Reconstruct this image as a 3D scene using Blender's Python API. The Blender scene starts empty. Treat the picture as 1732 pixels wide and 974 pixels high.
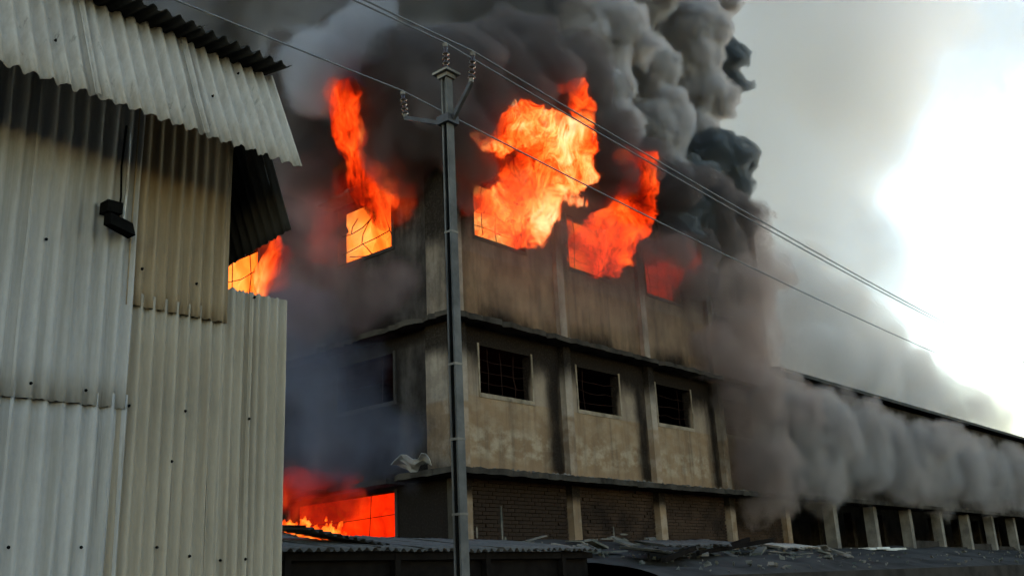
import bpy, math, random
import numpy as np
from mathutils import Matrix, Vector

# ------------------------------------------------------------------ camera, sky, sun, exposure
scene = bpy.context.scene
RAD = math.radians
FOC, YAW, PIT, ROL = 1691.54 / 1732.0, RAD(40.38), RAD(17.056), RAD(-2.847)
EYE = np.array([-15.2358, -14.7638, 1.6])


def cam_axes():
    f = np.array([math.cos(PIT) * math.cos(YAW), math.cos(PIT) * math.sin(YAW), math.sin(PIT)])
    r = np.cross(f, [0, 0, 1]); r /= np.linalg.norm(r)
    u = np.cross(r, f)
    c, s = math.cos(ROL), math.sin(ROL)
    return c * r + s * u, -s * r + c * u, f


AX_R, AX_U, AX_F = cam_axes()
cam_data = bpy.data.cameras.new('camera')
cam_data.sensor_width = 36.0
cam_data.lens = 36.0 * FOC
cam_data.clip_end = 3000
cam_data.clip_start = 0.05
cam = bpy.data.objects.new('camera', cam_data)
scene.collection.objects.link(cam)
m = Matrix.Identity(4)
for i in range(3):
    m[i][0], m[i][1], m[i][2], m[i][3] = AX_R[i], AX_U[i], -AX_F[i], EYE[i]
cam.matrix_world = m
scene.camera = cam

SUN_AZ, SUN_EL = RAD(9), RAD(14)
world = bpy.data.worlds.new('World')
scene.world = world
world.use_nodes = True
wn, wl = world.node_tree.nodes, world.node_tree.links
wn.clear()
sky = wn.new('ShaderNodeTexSky')
sky.sky_type = 'NISHITA'
sky.sun_disc = False
sky.sun_elevation = SUN_EL
sky.sun_rotation = RAD(90) - SUN_AZ
sky.air_density = 1.3
sky.dust_density = 0.04
sky.ozone_density = 0.8
bg = wn.new('ShaderNodeBackground')
bg.inputs['Strength'].default_value = 0.15
wo = wn.new('ShaderNodeOutputWorld')
wl.new(sky.outputs[0], bg.inputs[0])
wl.new(bg.outputs[0], wo.inputs[0])

sun_data = bpy.data.lights.new('sun', 'SUN')
sun_data.energy = 0.5
sun_data.angle = RAD(20)
sun_data.color = (1.0, 0.93, 0.82)
sun = bpy.data.objects.new('sun', sun_data)
scene.collection.objects.link(sun)
sd = Vector((math.cos(SUN_EL) * math.cos(SUN_AZ), math.cos(SUN_EL) * math.sin(SUN_AZ), math.sin(SUN_EL)))
sun.rotation_euler = sd.to_track_quat('Z', 'Y').to_euler()

vs = scene.view_settings
vs.view_transform = 'Standard'
vs.look = 'None'
EXPO = 1.5
vs.exposure = EXPO
vs.gamma = 1.0
vs.use_curve_mapping = False
cy = scene.cycles
cy.use_denoising = True
cy.volume_bounces = 2
cy.max_bounces = 6
cy.diffuse_bounces = 3
cy.transparent_max_bounces = 48
cy.volume_max_steps = 512
cy.volume_step_rate = 4.0
cy.use_adaptive_sampling = True
cy.adaptive_threshold = 0.12
cy.adaptive_min_samples = 20

rng = np.random.RandomState(7)
random.seed(7)
COL = scene.collection


# ------------------------------------------------------------------ helpers
def ray(px, py):
    """viewing direction through a point of the 1732 x 974 photograph"""
    k = 1.0 / 1691.54
    return AX_F + AX_R * (px - 866) * k - AX_U * (py - 487) * k


def on_y(px, py, y0):
    r = ray(px, py); return EYE + r * ((y0 - EYE[1]) / r[1])


def on_x(px, py, x0):
    r = ray(px, py); return EYE + r * ((x0 - EYE[0]) / r[0])


def at_dist(px, py, d):
    r = ray(px, py); return EYE + r * (d / math.hypot(r[0], r[1]))


def empty(name, loc=(0, 0, 0), label=None, cat=None, group=None, kind=None):
    o = bpy.data.objects.new(name, None)
    o.empty_display_size = 0.2
    COL.objects.link(o)
    o.location = loc
    tag(o, label, cat, group, kind)
    return o


def tag(o, label=None, cat=None, group=None, kind=None):
    for k, v in (('label', label), ('category', cat), ('group', group), ('kind', kind)):
        if v:
            o[k] = v
    return o


def obj(name, verts, faces, mat, parent=None, smooth=False, attr=None):
    """one mesh object; verts are world coordinates, the parent's location is taken off"""
    me = bpy.data.meshes.new(name)
    v = np.asarray(verts, float).reshape(-1, 3)
    if parent is not None:
        off = np.array(world_loc(parent))
        v = v - off
    me.from_pydata(v.tolist(), [], [list(map(int, f)) for f in faces])
    me.update()
    if smooth:
        me.polygons.foreach_set('use_smooth', [True] * len(me.polygons))
    if attr:
        for an, vals in attr.items():
            a = me.attributes.new(an, 'FLOAT', 'POINT')
            a.data.foreach_set('value', np.asarray(vals, np.float32))
    me.materials.append(mat)
    o = bpy.data.objects.new(name, me)
    COL.objects.link(o)
    o.parent = parent
    return o


def world_loc(o):
    l = np.array(o.location)
    while o.parent is not None:
        o = o.parent
        l = l + np.array(o.location)
    return l


class MB:
    def __init__(s):
        s.v, s.f = [], []

    def add(s, verts, faces):
        n = len(s.v)
        s.v += [tuple(p) for p in verts]
        s.f += [tuple(i + n for i in f) for f in faces]

    def box(s, lo, hi):
        x0, y0, z0 = lo; x1, y1, z1 = hi
        s.add([(x0, y0, z0), (x1, y0, z0), (x1, y1, z0), (x0, y1, z0), (x0, y0, z1), (x1, y0, z1), (x1, y1, z1), (x0, y1, z1)],
              [(0, 3, 2, 1), (4, 5, 6, 7), (0, 1, 5, 4), (1, 2, 6, 5), (2, 3, 7, 6), (3, 0, 4, 7)])

    def bar(s, a, b, w, h=None, up=(0, 0, 1)):
        """square bar from a to b"""
        h = h or w
        a, b = np.array(a, float), np.array(b, float)
        d = b - a; d /= np.linalg.norm(d)
        u = np.array(up, float)
        if abs(d @ u) > 0.95:
            u = np.array([1.0, 0, 0])
        r = np.cross(d, u); r /= np.linalg.norm(r)
        u = np.cross(r, d)
        vs_ = []
        for p in (a, b):
            for sx, sy in ((-1, -1), (1, -1), (1, 1), (-1, 1)):
                vs_.append(p + r * sx * w / 2 + u * sy * h / 2)
        s.add(vs_, [(0, 1, 2, 3), (7, 6, 5, 4), (0, 4, 5, 1), (1, 5, 6, 2), (2, 6, 7, 3), (3, 7, 4, 0)])

    def tube(s, pts, rad, n=8, cap=True):
        pts = [np.array(p, float) for p in pts]
        if not hasattr(rad, '__len__'):
            rad = [rad] * len(pts)
        base = len(s.v)
        prev = None
        for i, p in enumerate(pts):
            d = pts[min(i + 1, len(pts) - 1)] - pts[max(i - 1, 0)]
            d /= np.linalg.norm(d) + 1e-9
            u = prev if prev is not None else (np.array([0, 0, 1.0]) if abs(d[2]) < 0.9 else np.array([1.0, 0, 0]))
            r = np.cross(d, u); r /= np.linalg.norm(r)
            u = np.cross(r, d)
            prev = u
            for k in range(n):
                a = 2 * math.pi * k / n
                s.v.append(tuple(p + (r * math.cos(a) + u * math.sin(a)) * rad[i]))
        for i in range(len(pts) - 1):
            for k in range(n):
                a, b = base + i * n + k, base + i * n + (k + 1) % n
                s.f.append((a, b, b + n, a + n))
        if cap:
            s.f.append(tuple(base + k for k in reversed(range(n))))
            s.f.append(tuple(base + (len(pts) - 1) * n + k for k in range(n)))

    def lathe(s, prof, c, axis=(0, 0, 1), n=12):
        """prof: list of (radius, height along axis)"""
        ax = np.array(axis, float); ax /= np.linalg.norm(ax)
        s.tube_profile([np.array(c, float) + ax * h for r_, h in prof], [r_ for r_, h in prof], ax, n)

    def tube_profile(s, pts, rad, d, n):
        u = np.array([0, 0, 1.0]) if abs(d[2]) < 0.9 else np.array([1.0, 0, 0])
        r = np.cross(d, u); r /= np.linalg.norm(r)
        u = np.cross(r, d)
        base = len(s.v)
        for p, rr in zip(pts, rad):
            for k in range(n):
                a = 2 * math.pi * k / n
                s.v.append(tuple(p + (r * math.cos(a) + u * math.sin(a)) * rr))
        for i in range(len(pts) - 1):
            for k in range(n):
                a, b = base + i * n + k, base + i * n + (k + 1) % n
                s.f.append((a, b, b + n, a + n))
        s.f.append(tuple(base + k for k in reversed(range(n))))
        s.f.append(tuple(base + (len(pts) - 1) * n + k for k in range(n)))

    def build(s, name, mat, parent=None, smooth=False):
        return obj(name, s.v, s.f, mat, parent, smooth)


# ------------------------------------------------------------------ materials
class NT:
    """tiny node-tree writer"""
    def __init__(s, name):
        s.mat = bpy.data.materials.new(name)
        s.mat.use_nodes = True
        s.t = s.mat.node_tree
        s.t.nodes.clear()
        s.out = s.t.nodes.new('ShaderNodeOutputMaterial')
        s.tc = s.t.nodes.new('ShaderNodeTexCoord')

    def n(s, typ, ins=None, **kw):
        nd = s.t.nodes.new(typ)
        for k, v in kw.items():
            setattr(nd, k, v)
        for k, v in (ins or {}).items():
            s.put(nd.inputs[k], v)
        return nd

    def put(s, sock, v):
        if hasattr(v, 'is_output'):
            s.t.links.new(v, sock)
        elif hasattr(v, 'outputs'):
            s.t.links.new(v.outputs[0], sock)
        else:
            sock.default_value = v

    def math(s, op, a, b=0.0, c=0.0, clamp=False):
        nd = s.n('ShaderNodeMath', {0: a, 1: b, 2: c}, operation=op, use_clamp=clamp)
        return nd.outputs[0]

    def mapped(s, scale, rot=(0, 0, 0), space='Object', loc=(0, 0, 0)):
        return s.n('ShaderNodeMapping', {'Vector': s.tc.outputs[space], 'Scale': scale, 'Rotation': rot, 'Location': loc}).outputs[0]

    def noise(s, vec, scale=1.0, detail=4.0, rough=0.55, dist=0.0):
        return s.n('ShaderNodeTexNoise', {'Vector': vec, 'Scale': scale, 'Detail': detail, 'Roughness': rough, 'Distortion': dist}).outputs['Fac']

    def ramp(s, fac, stops, interp='LINEAR'):
        nd = s.n('ShaderNodeValToRGB', {'Fac': fac})
        cr = nd.color_ramp
        cr.interpolation = interp
        while len(cr.elements) > 1:
            cr.elements.remove(cr.elements[-1])
        for i, (p, c) in enumerate(stops):
            e = cr.elements[0] if i == 0 else cr.elements.new(p)
            e.position = p
            e.color = tuple(c) + (1.0,) if len(c) == 3 else c
        return nd.outputs['Color']

    def f(s, fac, p0, p1, v0=0.0, v1=1.0):
        return s.n('ShaderNodeMapRange', {'Value': fac, 'From Min': p0, 'From Max': p1, 'To Min': v0, 'To Max': v1}, interpolation_type='SMOOTHSTEP').outputs[0]

    def mix(s, fac, a, b, mode='MIX'):
        nd = s.n('ShaderNodeMix', data_type='RGBA', blend_type=mode)
        s.put(nd.inputs[0], fac)
        for k, v in ((6, a), (7, b)):
            if isinstance(v, tuple) and len(v) == 3:
                v = v + (1.0,)
            s.put(nd.inputs[k], v)
        return nd.outputs[2]

    def attr(s, name):
        return s.n('ShaderNodeAttribute', attribute_name=name).outputs['Fac']

    def principled(s, col, rough=0.8, bump=None, bump_str=0.3, bump_dist=0.02, metal=0.0, spec=0.3):
        b = s.n('ShaderNodeBsdfPrincipled')
        s.put(b.inputs['Base Color'], col + (1.0,) if isinstance(col, tuple) and len(col) == 3 else col)
        s.put(b.inputs['Roughness'], rough)
        b.inputs['Metallic'].default_value = metal
        b.inputs['Specular IOR Level'].default_value = spec
        if bump is not None:
            bn = s.n('ShaderNodeBump', {'Height': bump, 'Strength': bump_str, 'Distance': bump_dist})
            s.put(b.inputs['Normal'], bn.outputs[0])
        s.t.links.new(b.outputs[0], s.out.inputs['Surface'])
        return s.mat


def mat_sheet(name, base, stain, streak=0.5, rust=0.25):
    """weathered asbestos-cement sheet: vertical streaks, lichen blotches, dirt"""
    t = NT(name)
    st = t.noise(t.mapped((9, 9, 0.35)), 1.0, 5, 0.6)
    bl = t.noise(t.mapped((1.2, 1.2, 0.8)), 1.0, 5, 0.6)
    fine = t.noise(t.mapped((40, 40, 14)), 1.0, 3, 0.6)
    c = t.mix(t.f(st, 0.42, 0.72, 0, streak), base, stain)
    c = t.mix(t.f(bl, 0.45, 0.75, 0, 0.55), c, tuple(x * 0.62 for x in base))
    dk = t.noise(t.mapped((14, 14, 0.22), loc=(3, 1, 0)), 1.0, 6, 0.65)
    c = t.mix(t.f(dk, 0.60, 0.78, 0, 0.75), c, (0.06, 0.055, 0.045))
    rs = t.noise(t.mapped((7, 7, 0.18), loc=(9, 4, 0)), 1.0, 4, 0.6)
    c = t.mix(t.f(rs, 0.62, 0.8, 0, rust), c, (0.22, 0.12, 0.055))
    c = t.mix(t.f(fine, 0.3, 0.8, 0, 0.18), c, tuple(x * 0.5 for x in base))
    return t.principled(c, 0.85, fine, 0.25, 0.01, 0.0, 0.12)


def mat_plain(name, base, dark=None, scale=2.0, rough=0.85, bump=0.3, metal=0.0, amount=0.7):
    t = NT(name)
    n1 = t.noise(t.mapped((scale,) * 3), 1.0, 6, 0.62)
    n2 = t.noise(t.mapped((scale * 14,) * 3), 1.0, 3, 0.6)
    c = t.mix(t.f(n1, 0.35, 0.7, 0, amount), base, dark or tuple(x * 0.45 for x in base))
    c = t.mix(t.f(n2, 0.4, 0.8, 0, 0.3), c, tuple(x * 0.55 for x in base))
    return t.principled(c, rough, n2, bump, 0.015, metal, 0.3 if rough < 0.8 else 0.0)


def mat_plaster(name, base, soot_shade_col=(0.010, 0.008, 0.007), patch=(0.42, 0.37, 0.27), lower=None):
    """lime plaster with rain streaks, pale worn patches and fire soot (the soot attribute holds a stain above the burnt windows plus painted pier shade)"""
    t = NT(name)
    big = t.noise(t.mapped((0.7, 0.7, 0.55)), 1.0, 6, 0.6)
    streak = t.noise(t.mapped((4.5, 4.5, 0.28)), 1.0, 5, 0.6)
    fine = t.noise(t.mapped((22, 22, 22)), 1.0, 4, 0.65)
    pat = t.noise(t.mapped((2.1, 2.1, 3.2), loc=(2, 5, 1)), 1.0, 5, 0.62)
    c = t.mix(t.f(big, 0.35, 0.7, 0, 0.6), base, tuple(x * 0.6 for x in base))
    if lower:
        lf = t.math('ADD', t.attr('lower'), t.math('MULTIPLY_ADD', pat, 0.5, -0.25))
        c = t.mix(t.f(lf, 0.3, 0.6), c, t.mix(t.f(big, 0.35, 0.7, 0, 0.6), lower, tuple(x * 0.55 for x in lower)))
    worn = t.attr('worn')
    c = t.mix(t.math('MULTIPLY', worn, t.f(pat, 0.42, 0.62)), c, patch)
    c = t.mix(t.f(streak, 0.45, 0.75, 0, 0.65), c, tuple(x * 0.38 for x in base))
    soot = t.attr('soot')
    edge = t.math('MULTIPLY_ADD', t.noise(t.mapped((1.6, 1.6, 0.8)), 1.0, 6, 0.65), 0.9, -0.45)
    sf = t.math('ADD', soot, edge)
    c = t.mix(t.math('MULTIPLY', t.f(sf, 0.05, 0.85), 0.97), c, soot_shade_col)
    c = t.mix(t.f(fine, 0.45, 0.8, 0, 0.3), c, tuple(x * 0.4 for x in base))
    return t.principled(c, 0.9, fine, 0.35, 0.02, 0.0, 0.0)


M = {}
M['sheet_grey'] = mat_sheet('cement_sheet_grey', (0.345, 0.335, 0.325), (0.21, 0.20, 0.18), 0.7, 0.25)
M['sheet_brown'] = mat_sheet('cement_sheet_brown', (0.265, 0.205, 0.135), (0.16, 0.115, 0.065), 0.8, 0.5)
M['sheet_drab'] = mat_sheet('cement_sheet_drab', (0.30, 0.262, 0.207), (0.19, 0.158, 0.115), 0.7, 0.4)
M['sheet_skirt'] = mat_sheet('cement_sheet_skirt', (0.35, 0.32, 0.28), (0.23, 0.20, 0.165), 0.6, 0.25)
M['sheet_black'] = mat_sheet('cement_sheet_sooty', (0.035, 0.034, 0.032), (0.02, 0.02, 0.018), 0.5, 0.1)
M['sheet_low'] = mat_sheet('low_roof_sheet', (0.09, 0.085, 0.08), (0.04, 0.037, 0.034), 0.7, 0.4)
M['plaster'] = mat_plaster('plaster', (0.25, 0.19, 0.14), patch=(0.31, 0.245, 0.17), lower=(0.25, 0.165, 0.098))
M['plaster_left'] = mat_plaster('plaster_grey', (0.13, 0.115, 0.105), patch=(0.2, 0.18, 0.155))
M['surround'] = mat_plain('painted_surround', (0.27, 0.215, 0.155), (0.10, 0.08, 0.055), 2.5, amount=0.9)
M['pilaster'] = mat_plaster('pilaster_plaster', (0.28, 0.225, 0.175), patch=(0.37, 0.31, 0.25), lower=(0.235, 0.16, 0.10))
M['concrete'] = mat_plain('concrete', (0.22, 0.20, 0.175), (0.06, 0.055, 0.05), 1.4)
M['concrete_black'] = mat_plain('burnt_concrete', (0.045, 0.04, 0.036), (0.015, 0.013, 0.012), 1.4)
M['ledge'] = mat_plain('ledge_concrete', (0.055, 0.048, 0.04), (0.014, 0.012, 0.011), 1.7, amount=0.9)
M['pole'] = mat_plain('pole_concrete', (0.13, 0.126, 0.122), (0.05, 0.05, 0.05), 1.5, amount=0.9)
M['steel'] = mat_plain('painted_steel', (0.05, 0.05, 0.055), (0.03, 0.02, 0.015), 6.0, rough=0.6, metal=0.3)
M['rust'] = mat_plain('burnt_rust', (0.028, 0.014, 0.010), (0.012, 0.008, 0.007), 6.0)
M['galv'] = mat_plain('galvanised_steel', (0.45, 0.45, 0.45), (0.22, 0.2, 0.18), 6.0, rough=0.5, metal=0.6)
M['porcelain'] = mat_plain('brown_porcelain', (0.035, 0.02, 0.016), None, 6.0, rough=0.25)
M['porcelain_white'] = mat_plain('pale_porcelain', (0.6, 0.6, 0.6), None, 6.0, rough=0.3)
M['brick'] = mat_plain('sooty_brick', (0.055, 0.036, 0.026), (0.014, 0.011, 0.010), 1.1, amount=0.9)
M['mortar'] = mat_plain('sooty_mortar', (0.06, 0.054, 0.045), (0.02, 0.018, 0.015), 1.1)
M['soil'] = mat_plain('ash_soil', (0.058, 0.055, 0.052), (0.02, 0.019, 0.018), 0.6, amount=0.8, bump=0.6)
M['ash'] = mat_plain('pale_rubble', (0.17, 0.15, 0.13), (0.03, 0.045, 0.04), 1.6, amount=0.9)
M['white_board'] = mat_plain('pale_board', (0.6, 0.6, 0.57), (0.3, 0.28, 0.25), 2.0)
M['wood'] = mat_plain('charred_wood', (0.013, 0.011, 0.010), (0.006, 0.005, 0.005), 5.0)
M['black'] = mat_plain('black_plastic', (0.007, 0.007, 0.007), None, 5.0, rough=0.85)
M['wire'] = mat_plain('aluminium_wire', (0.16, 0.16, 0.165), (0.1, 0.1, 0.1), 3.0, rough=0.6)


def mat_smoke(name, col, dens, aniso=0.25, sc=1.2, erode=0.55, lo=0.0, hi=0.75, detail=3.0, mul=1.0, stretch=(1, 1, 0.85), step=1.0, rough=0.62):
    """smoke: the density grid fades in from the surface, turbulent noise eats into its edge"""
    t = NT(name)
    v = t.n('ShaderNodeVolumePrincipled')
    v.inputs['Color'].default_value = tuple(col) + (1.0,)
    v.inputs['Anisotropy'].default_value = aniso
    v.inputs['Density Attribute'].default_value = ''
    g = t.math('MINIMUM', t.math('MULTIPLY', t.attr('density'), mul), 1.0)
    nz = t.noise(t.mapped(tuple(sc * q for q in stretch)), 1.0, detail, rough, 0.5)
    t.mat.cycles.volume_step_rate = step
    d = t.math('SUBTRACT', g, t.math('MULTIPLY', t.f(nz, 0.25, 0.75), erode))
    t.put(v.inputs['Density'], t.math('MULTIPLY', t.f(d, lo, hi), dens))
    t.t.links.new(v.outputs[0], t.out.inputs['Volume'])
    return t.mat


FG = 2.0 ** -EXPO                                            # flame radiance that fills the film at this exposure


def mat_fire(name, stops, scale=1.0, dens=4.0, stretch=(1, 1, 0.7), cut=(0.36, 0.5), gain=1.0, dist=1.6, skin=0.06, fil=None):
    """burning gas: glowing, light-absorbing volume with bright curling filaments and a faint luminous flame front"""
    t = NT(name)
    vec = t.mapped(tuple(scale * s_ for s_ in stretch))
    warp = t.n('ShaderNodeTexNoise', {'Vector': vec, 'Scale': 0.8, 'Detail': 2.0})
    wv = t.n('ShaderNodeVectorMath', {0: warp.outputs['Color'], 1: (0.5, 0.5, 0.5)}, operation='SUBTRACT')
    ws = t.n('ShaderNodeVectorMath', {0: wv.outputs[0], 3: 1.3}, operation='SCALE')
    v2 = t.n('ShaderNodeVectorMath', {0: vec, 1: ws.outputs[0]}, operation='ADD').outputs[0]
    n1 = t.noise(v2, 1.0, 6.0, 0.62, dist)
    col = t.ramp(n1, stops)
    if fil:
        n2 = t.noise(v2, 1.9, 4.0, 0.55, 1.2)
        rd = t.math('SUBTRACT', 1.0, t.math('ABSOLUTE', t.math('MULTIPLY_ADD', n2, 2.0, -1.0)))
        big = t.noise(vec, 0.45, 1.0, 0.5, 0.3)
        fm = t.math('MULTIPLY', t.f(rd, 0.80, 0.99), t.f(big, 0.42, 0.60))
        col = t.mix(fm, col, fil)
    em = t.n('ShaderNodeEmission', {'Color': col, 'Strength': dens * gain * FG})
    ab = t.n('ShaderNodeVolumeAbsorption', {'Density': dens})
    ab.inputs['Color'].default_value = (0, 0, 0, 1)
    ad = t.n('ShaderNodeAddShader', {0: em, 1: ab})
    t.t.links.new(ad.outputs[0], t.out.inputs['Volume'])
    es = t.n('ShaderNodeEmission', {'Color': col, 'Strength': gain * FG})
    tr = t.n('ShaderNodeBsdfTransparent')
    mx = t.n('ShaderNodeMixShader', {0: t.f(n1, cut[0], cut[1], 0.0, skin), 1: tr, 2: es})
    t.t.links.new(mx.outputs[0], t.out.inputs['Surface'])
    t.mat.cycles.volume_step_rate = 0.12
    return t.mat


def mat_gas(name, stops, dens=5.0, sc=2.4, erode=0.75, mul=1.0, hot=0.0, stretch=(1, 1, 0.7), hi=0.45):
    """burning gas: ragged edge, dark red rim, hotter curling filaments inside"""
    t = NT(name)
    g = t.math('MINIMUM', t.math('MULTIPLY', t.attr('density'), mul), 1.0)
    vec = t.mapped(tuple(sc * s_ for s_ in stretch))
    warp = t.n('ShaderNodeTexNoise', {'Vector': vec, 'Scale': 0.5, 'Detail': 1.0})
    wv = t.n('ShaderNodeVectorMath', {0: warp.outputs['Color'], 1: (0.5, 0.5, 0.5)}, operation='SUBTRACT')
    ws = t.n('ShaderNodeVectorMath', {0: wv.outputs[0], 3: 2.4}, operation='SCALE')
    v2 = t.n('ShaderNodeVectorMath', {0: vec, 1: ws.outputs[0]}, operation='ADD').outputs[0]
    n1 = t.noise(v2, 1.0, 5.0, 0.62, 0.6)
    n2 = t.noise(v2, 1.35, 4.0, 0.58, 1.0)
    rd = t.math('SUBTRACT', 1.0, t.math('ABSOLUTE', t.math('MULTIPLY_ADD', n2, 2.0, -1.0)))
    d = t.f(t.math('SUBTRACT', g, t.math('MULTIPLY', t.f(n1, 0.28, 0.72), erode)), 0.0, hi)
    big = t.noise(vec, 0.32, 1.0, 0.5)
    T = t.math('MULTIPLY_ADD', t.f(rd, 0.72, 1.0), 0.42, t.math('MULTIPLY_ADD', d, 0.38, hot))
    T = t.math('ADD', T, t.math('MULTIPLY_ADD', big, 1.5, -0.75))
    T = t.math('ADD', T, t.math('MULTIPLY_ADD', n1, 1.0, -0.5))
    col = t.ramp(T, stops)
    em = t.n('ShaderNodeEmission', {'Color': col, 'Strength': t.math('MULTIPLY', d, dens * FG)})
    ab = t.n('ShaderNodeVolumeAbsorption', {'Density': t.math('MULTIPLY', d, dens)})
    ab.inputs['Color'].default_value = (0, 0, 0, 1)
    ad = t.n('ShaderNodeAddShader', {0: em, 1: ab})
    t.t.links.new(ad.outputs[0], t.out.inputs['Volume'])
    t.mat.cycles.volume_step_rate = 0.3
    return t.mat


def mat_front():
    """the faint luminous front of a flame"""
    t = NT('flame_front')
    es = t.n('ShaderNodeEmission', {'Color': (1.0, 0.16, 0.01, 1.0), 'Strength': FG})
    tr = t.n('ShaderNodeBsdfTransparent')
    nz = t.noise(t.mapped((4, 4, 2.5)), 1.0, 4, 0.6, 0.8)
    mx = t.n('ShaderNodeMixShader', {0: t.f(nz, 0.5, 0.8, 0.0, 0.06), 1: tr, 2: es})
    t.t.links.new(mx.outputs[0], t.out.inputs['Surface'])
    return t.mat


# ------------------------------------------------------------------ surfaces grown from balls (smoke, flames, rubble)
def lattice_noise(shape, cell, seed):
    r = np.random.RandomState(seed)
    out = np.zeros(shape, np.float32)
    amp = 1.0
    for o in range(4):
        c = max(1.5, cell / 2 ** o)
        dims = [int(s / c) + 3 for s in shape]
        g = r.rand(*dims).astype(np.float32) * 2 - 1
        res = g
        for ax in range(3):
            p = np.arange(shape[ax]) / c
            i = p.astype(int); t = (p - i)
            t = (t * t * (3 - 2 * t)).astype(np.float32)
            sh = [1, 1, 1]; sh[ax] = -1
            t = t.reshape(sh)
            res = np.take(res, i, ax) * (1 - t) + np.take(res, i + 1, ax) * t
        out += res * amp
        amp *= 0.5
    return out


def grow(balls, h, namp=0.0, ncell=6, seed=1, buds=None, squash=None):
    """closed surface round the union of balls [(centre, radius)], with smaller buds on them; returns verts, faces"""
    r = np.random.RandomState(seed)
    allb = [(np.array(c, float), float(q)) for c, q in balls]
    gen = list(allb)
    for (cnt, lo, hi) in (buds or []):
        new = []
        for c, q in gen:
            for _ in range(cnt):
                d = r.normal(size=3); d /= np.linalg.norm(d)
                qq = q * r.uniform(lo, hi)
                new.append((c + d * q * r.uniform(0.72, 0.98), qq))
        allb += new
        gen = new
    lo = np.min([c - q for c, q in allb], 0) - 4 * h - namp
    hi = np.max([c + q for c, q in allb], 0) + 4 * h + namp
    n = np.ceil((hi - lo) / h).astype(int) + 1
    F = np.full(n, -3 * h - namp, np.float32)
    ax = [lo[k] + h * np.arange(n[k]) for k in range(3)]
    pad = 3 * h + namp
    for c, q in allb:
        i0 = np.maximum(0, np.floor((c - q - pad - lo) / h).astype(int))
        i1 = np.minimum(n, np.ceil((c + q + pad - lo) / h).astype(int) + 1)
        sl = tuple(slice(a, b) for a, b in zip(i0, i1))
        d = np.sqrt((ax[0][sl[0]][:, None, None] - c[0]) ** 2 + (ax[1][sl[1]][None, :, None] - c[1]) ** 2 + (ax[2][sl[2]][None, None, :] - c[2]) ** 2)
        F[sl] = np.maximum(F[sl], (q - d))
    if namp:
        F += namp * lattice_noise(tuple(n), ncell, seed + 5)
    F[0], F[-1], F[:, 0], F[:, -1], F[:, :, 0], F[:, :, -1] = (-h,) * 6
    return nets(F, lo, h)


def nets(F, lo, h):
    ins = F > 0
    nx, ny, nz = F.shape
    cs = (nx - 1, ny - 1, nz - 1)
    pos = np.zeros(cs + (3,), np.float32)
    cnt = np.zeros(cs, np.float32)
    cor = [(i, j, k) for i in (0, 1) for j in (0, 1) for k in (0, 1)]

    def sub(A, c):
        return A[c[0]:c[0] + cs[0], c[1]:c[1] + cs[1], c[2]:c[2] + cs[2]]
    for a in cor:
        for k in range(3):
            if a[k]:
                continue
            b = list(a); b[k] = 1; b = tuple(b)
            fa, fb = sub(F, a), sub(F, b)
            msk = sub(ins, a) != sub(ins, b)
            t = np.where(msk, fa / np.where(msk, fa - fb, 1), 0)
            for q in range(3):
                pos[..., q] += msk * (a[q] + (t if q == k else 0))
            cnt += msk
    act = cnt > 0
    idx = np.full(cs, -1, np.int64)
    idx[act] = np.arange(act.sum())
    cell = np.argwhere(act)
    V = (cell + pos[act] / cnt[act][:, None]) * h + lo
    quads = []
    for k in range(3):
        o1, o2 = (k + 1) % 3, (k + 2) % 3
        a = [slice(None)] * 3; b = [slice(None)] * 3
        a[k] = slice(0, -1); b[k] = slice(1, None)
        A, B = ins[tuple(a)], ins[tuple(b)]
        e = np.argwhere(A != B)
        if not len(e):
            continue
        sg = A[tuple(e.T)]
        ok = (e[:, o1] > 0) & (e[:, o2] > 0) & (e[:, o1] < cs[o1]) & (e[:, o2] < cs[o2])
        e, sg = e[ok], sg[ok]

        def cid(d1, d2):
            q = e.copy(); q[:, o1] += d1; q[:, o2] += d2
            return idx[tuple(q.T)]
        qd = np.stack([cid(-1, -1), cid(0, -1), cid(0, 0), cid(-1, 0)], 1)
        qd[~sg] = qd[~sg][:, ::-1]
        quads.append(qd)
    return V, np.concatenate(quads)


def blob(name, balls, h, mat, parent=None, smooth=True, **kw):
    v, f = grow(balls, h, **kw)
    return obj_np(name, v, f, mat, parent, smooth)


def obj_np(name, v, f, mat, parent=None, smooth=True):
    me = bpy.data.meshes.new(name)
    if parent is not None:
        v = v - world_loc(parent)
    n, q = len(v), len(f)
    me.vertices.add(n)
    me.vertices.foreach_set('co', np.asarray(v, np.float32).ravel())
    me.loops.add(q * 4)
    me.loops.foreach_set('vertex_index', np.asarray(f, np.int32).ravel())
    me.polygons.add(q)
    me.polygons.foreach_set('loop_start', np.arange(0, q * 4, 4, dtype=np.int32))
    if smooth:
        me.polygons.foreach_set('use_smooth', np.ones(q, bool))
    me.update(calc_edges=True)
    me.materials.append(mat)
    o = bpy.data.objects.new(name, me)
    COL.objects.link(o)
    o.parent = parent
    return o


# ------------------------------------------------------------------ the ground and the ash bank
def ground():
    mb = MB()
    mb.add([(-900, -900, 0), (900, -900, 0), (900, 900, 0), (-900, 900, 0)], [(0, 1, 2, 3)])
    o = mb.build('ground', M['soil'])
    tag(o, 'dark ash-covered earth around the burning factory', 'ground', kind='structure')


ground()


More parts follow.
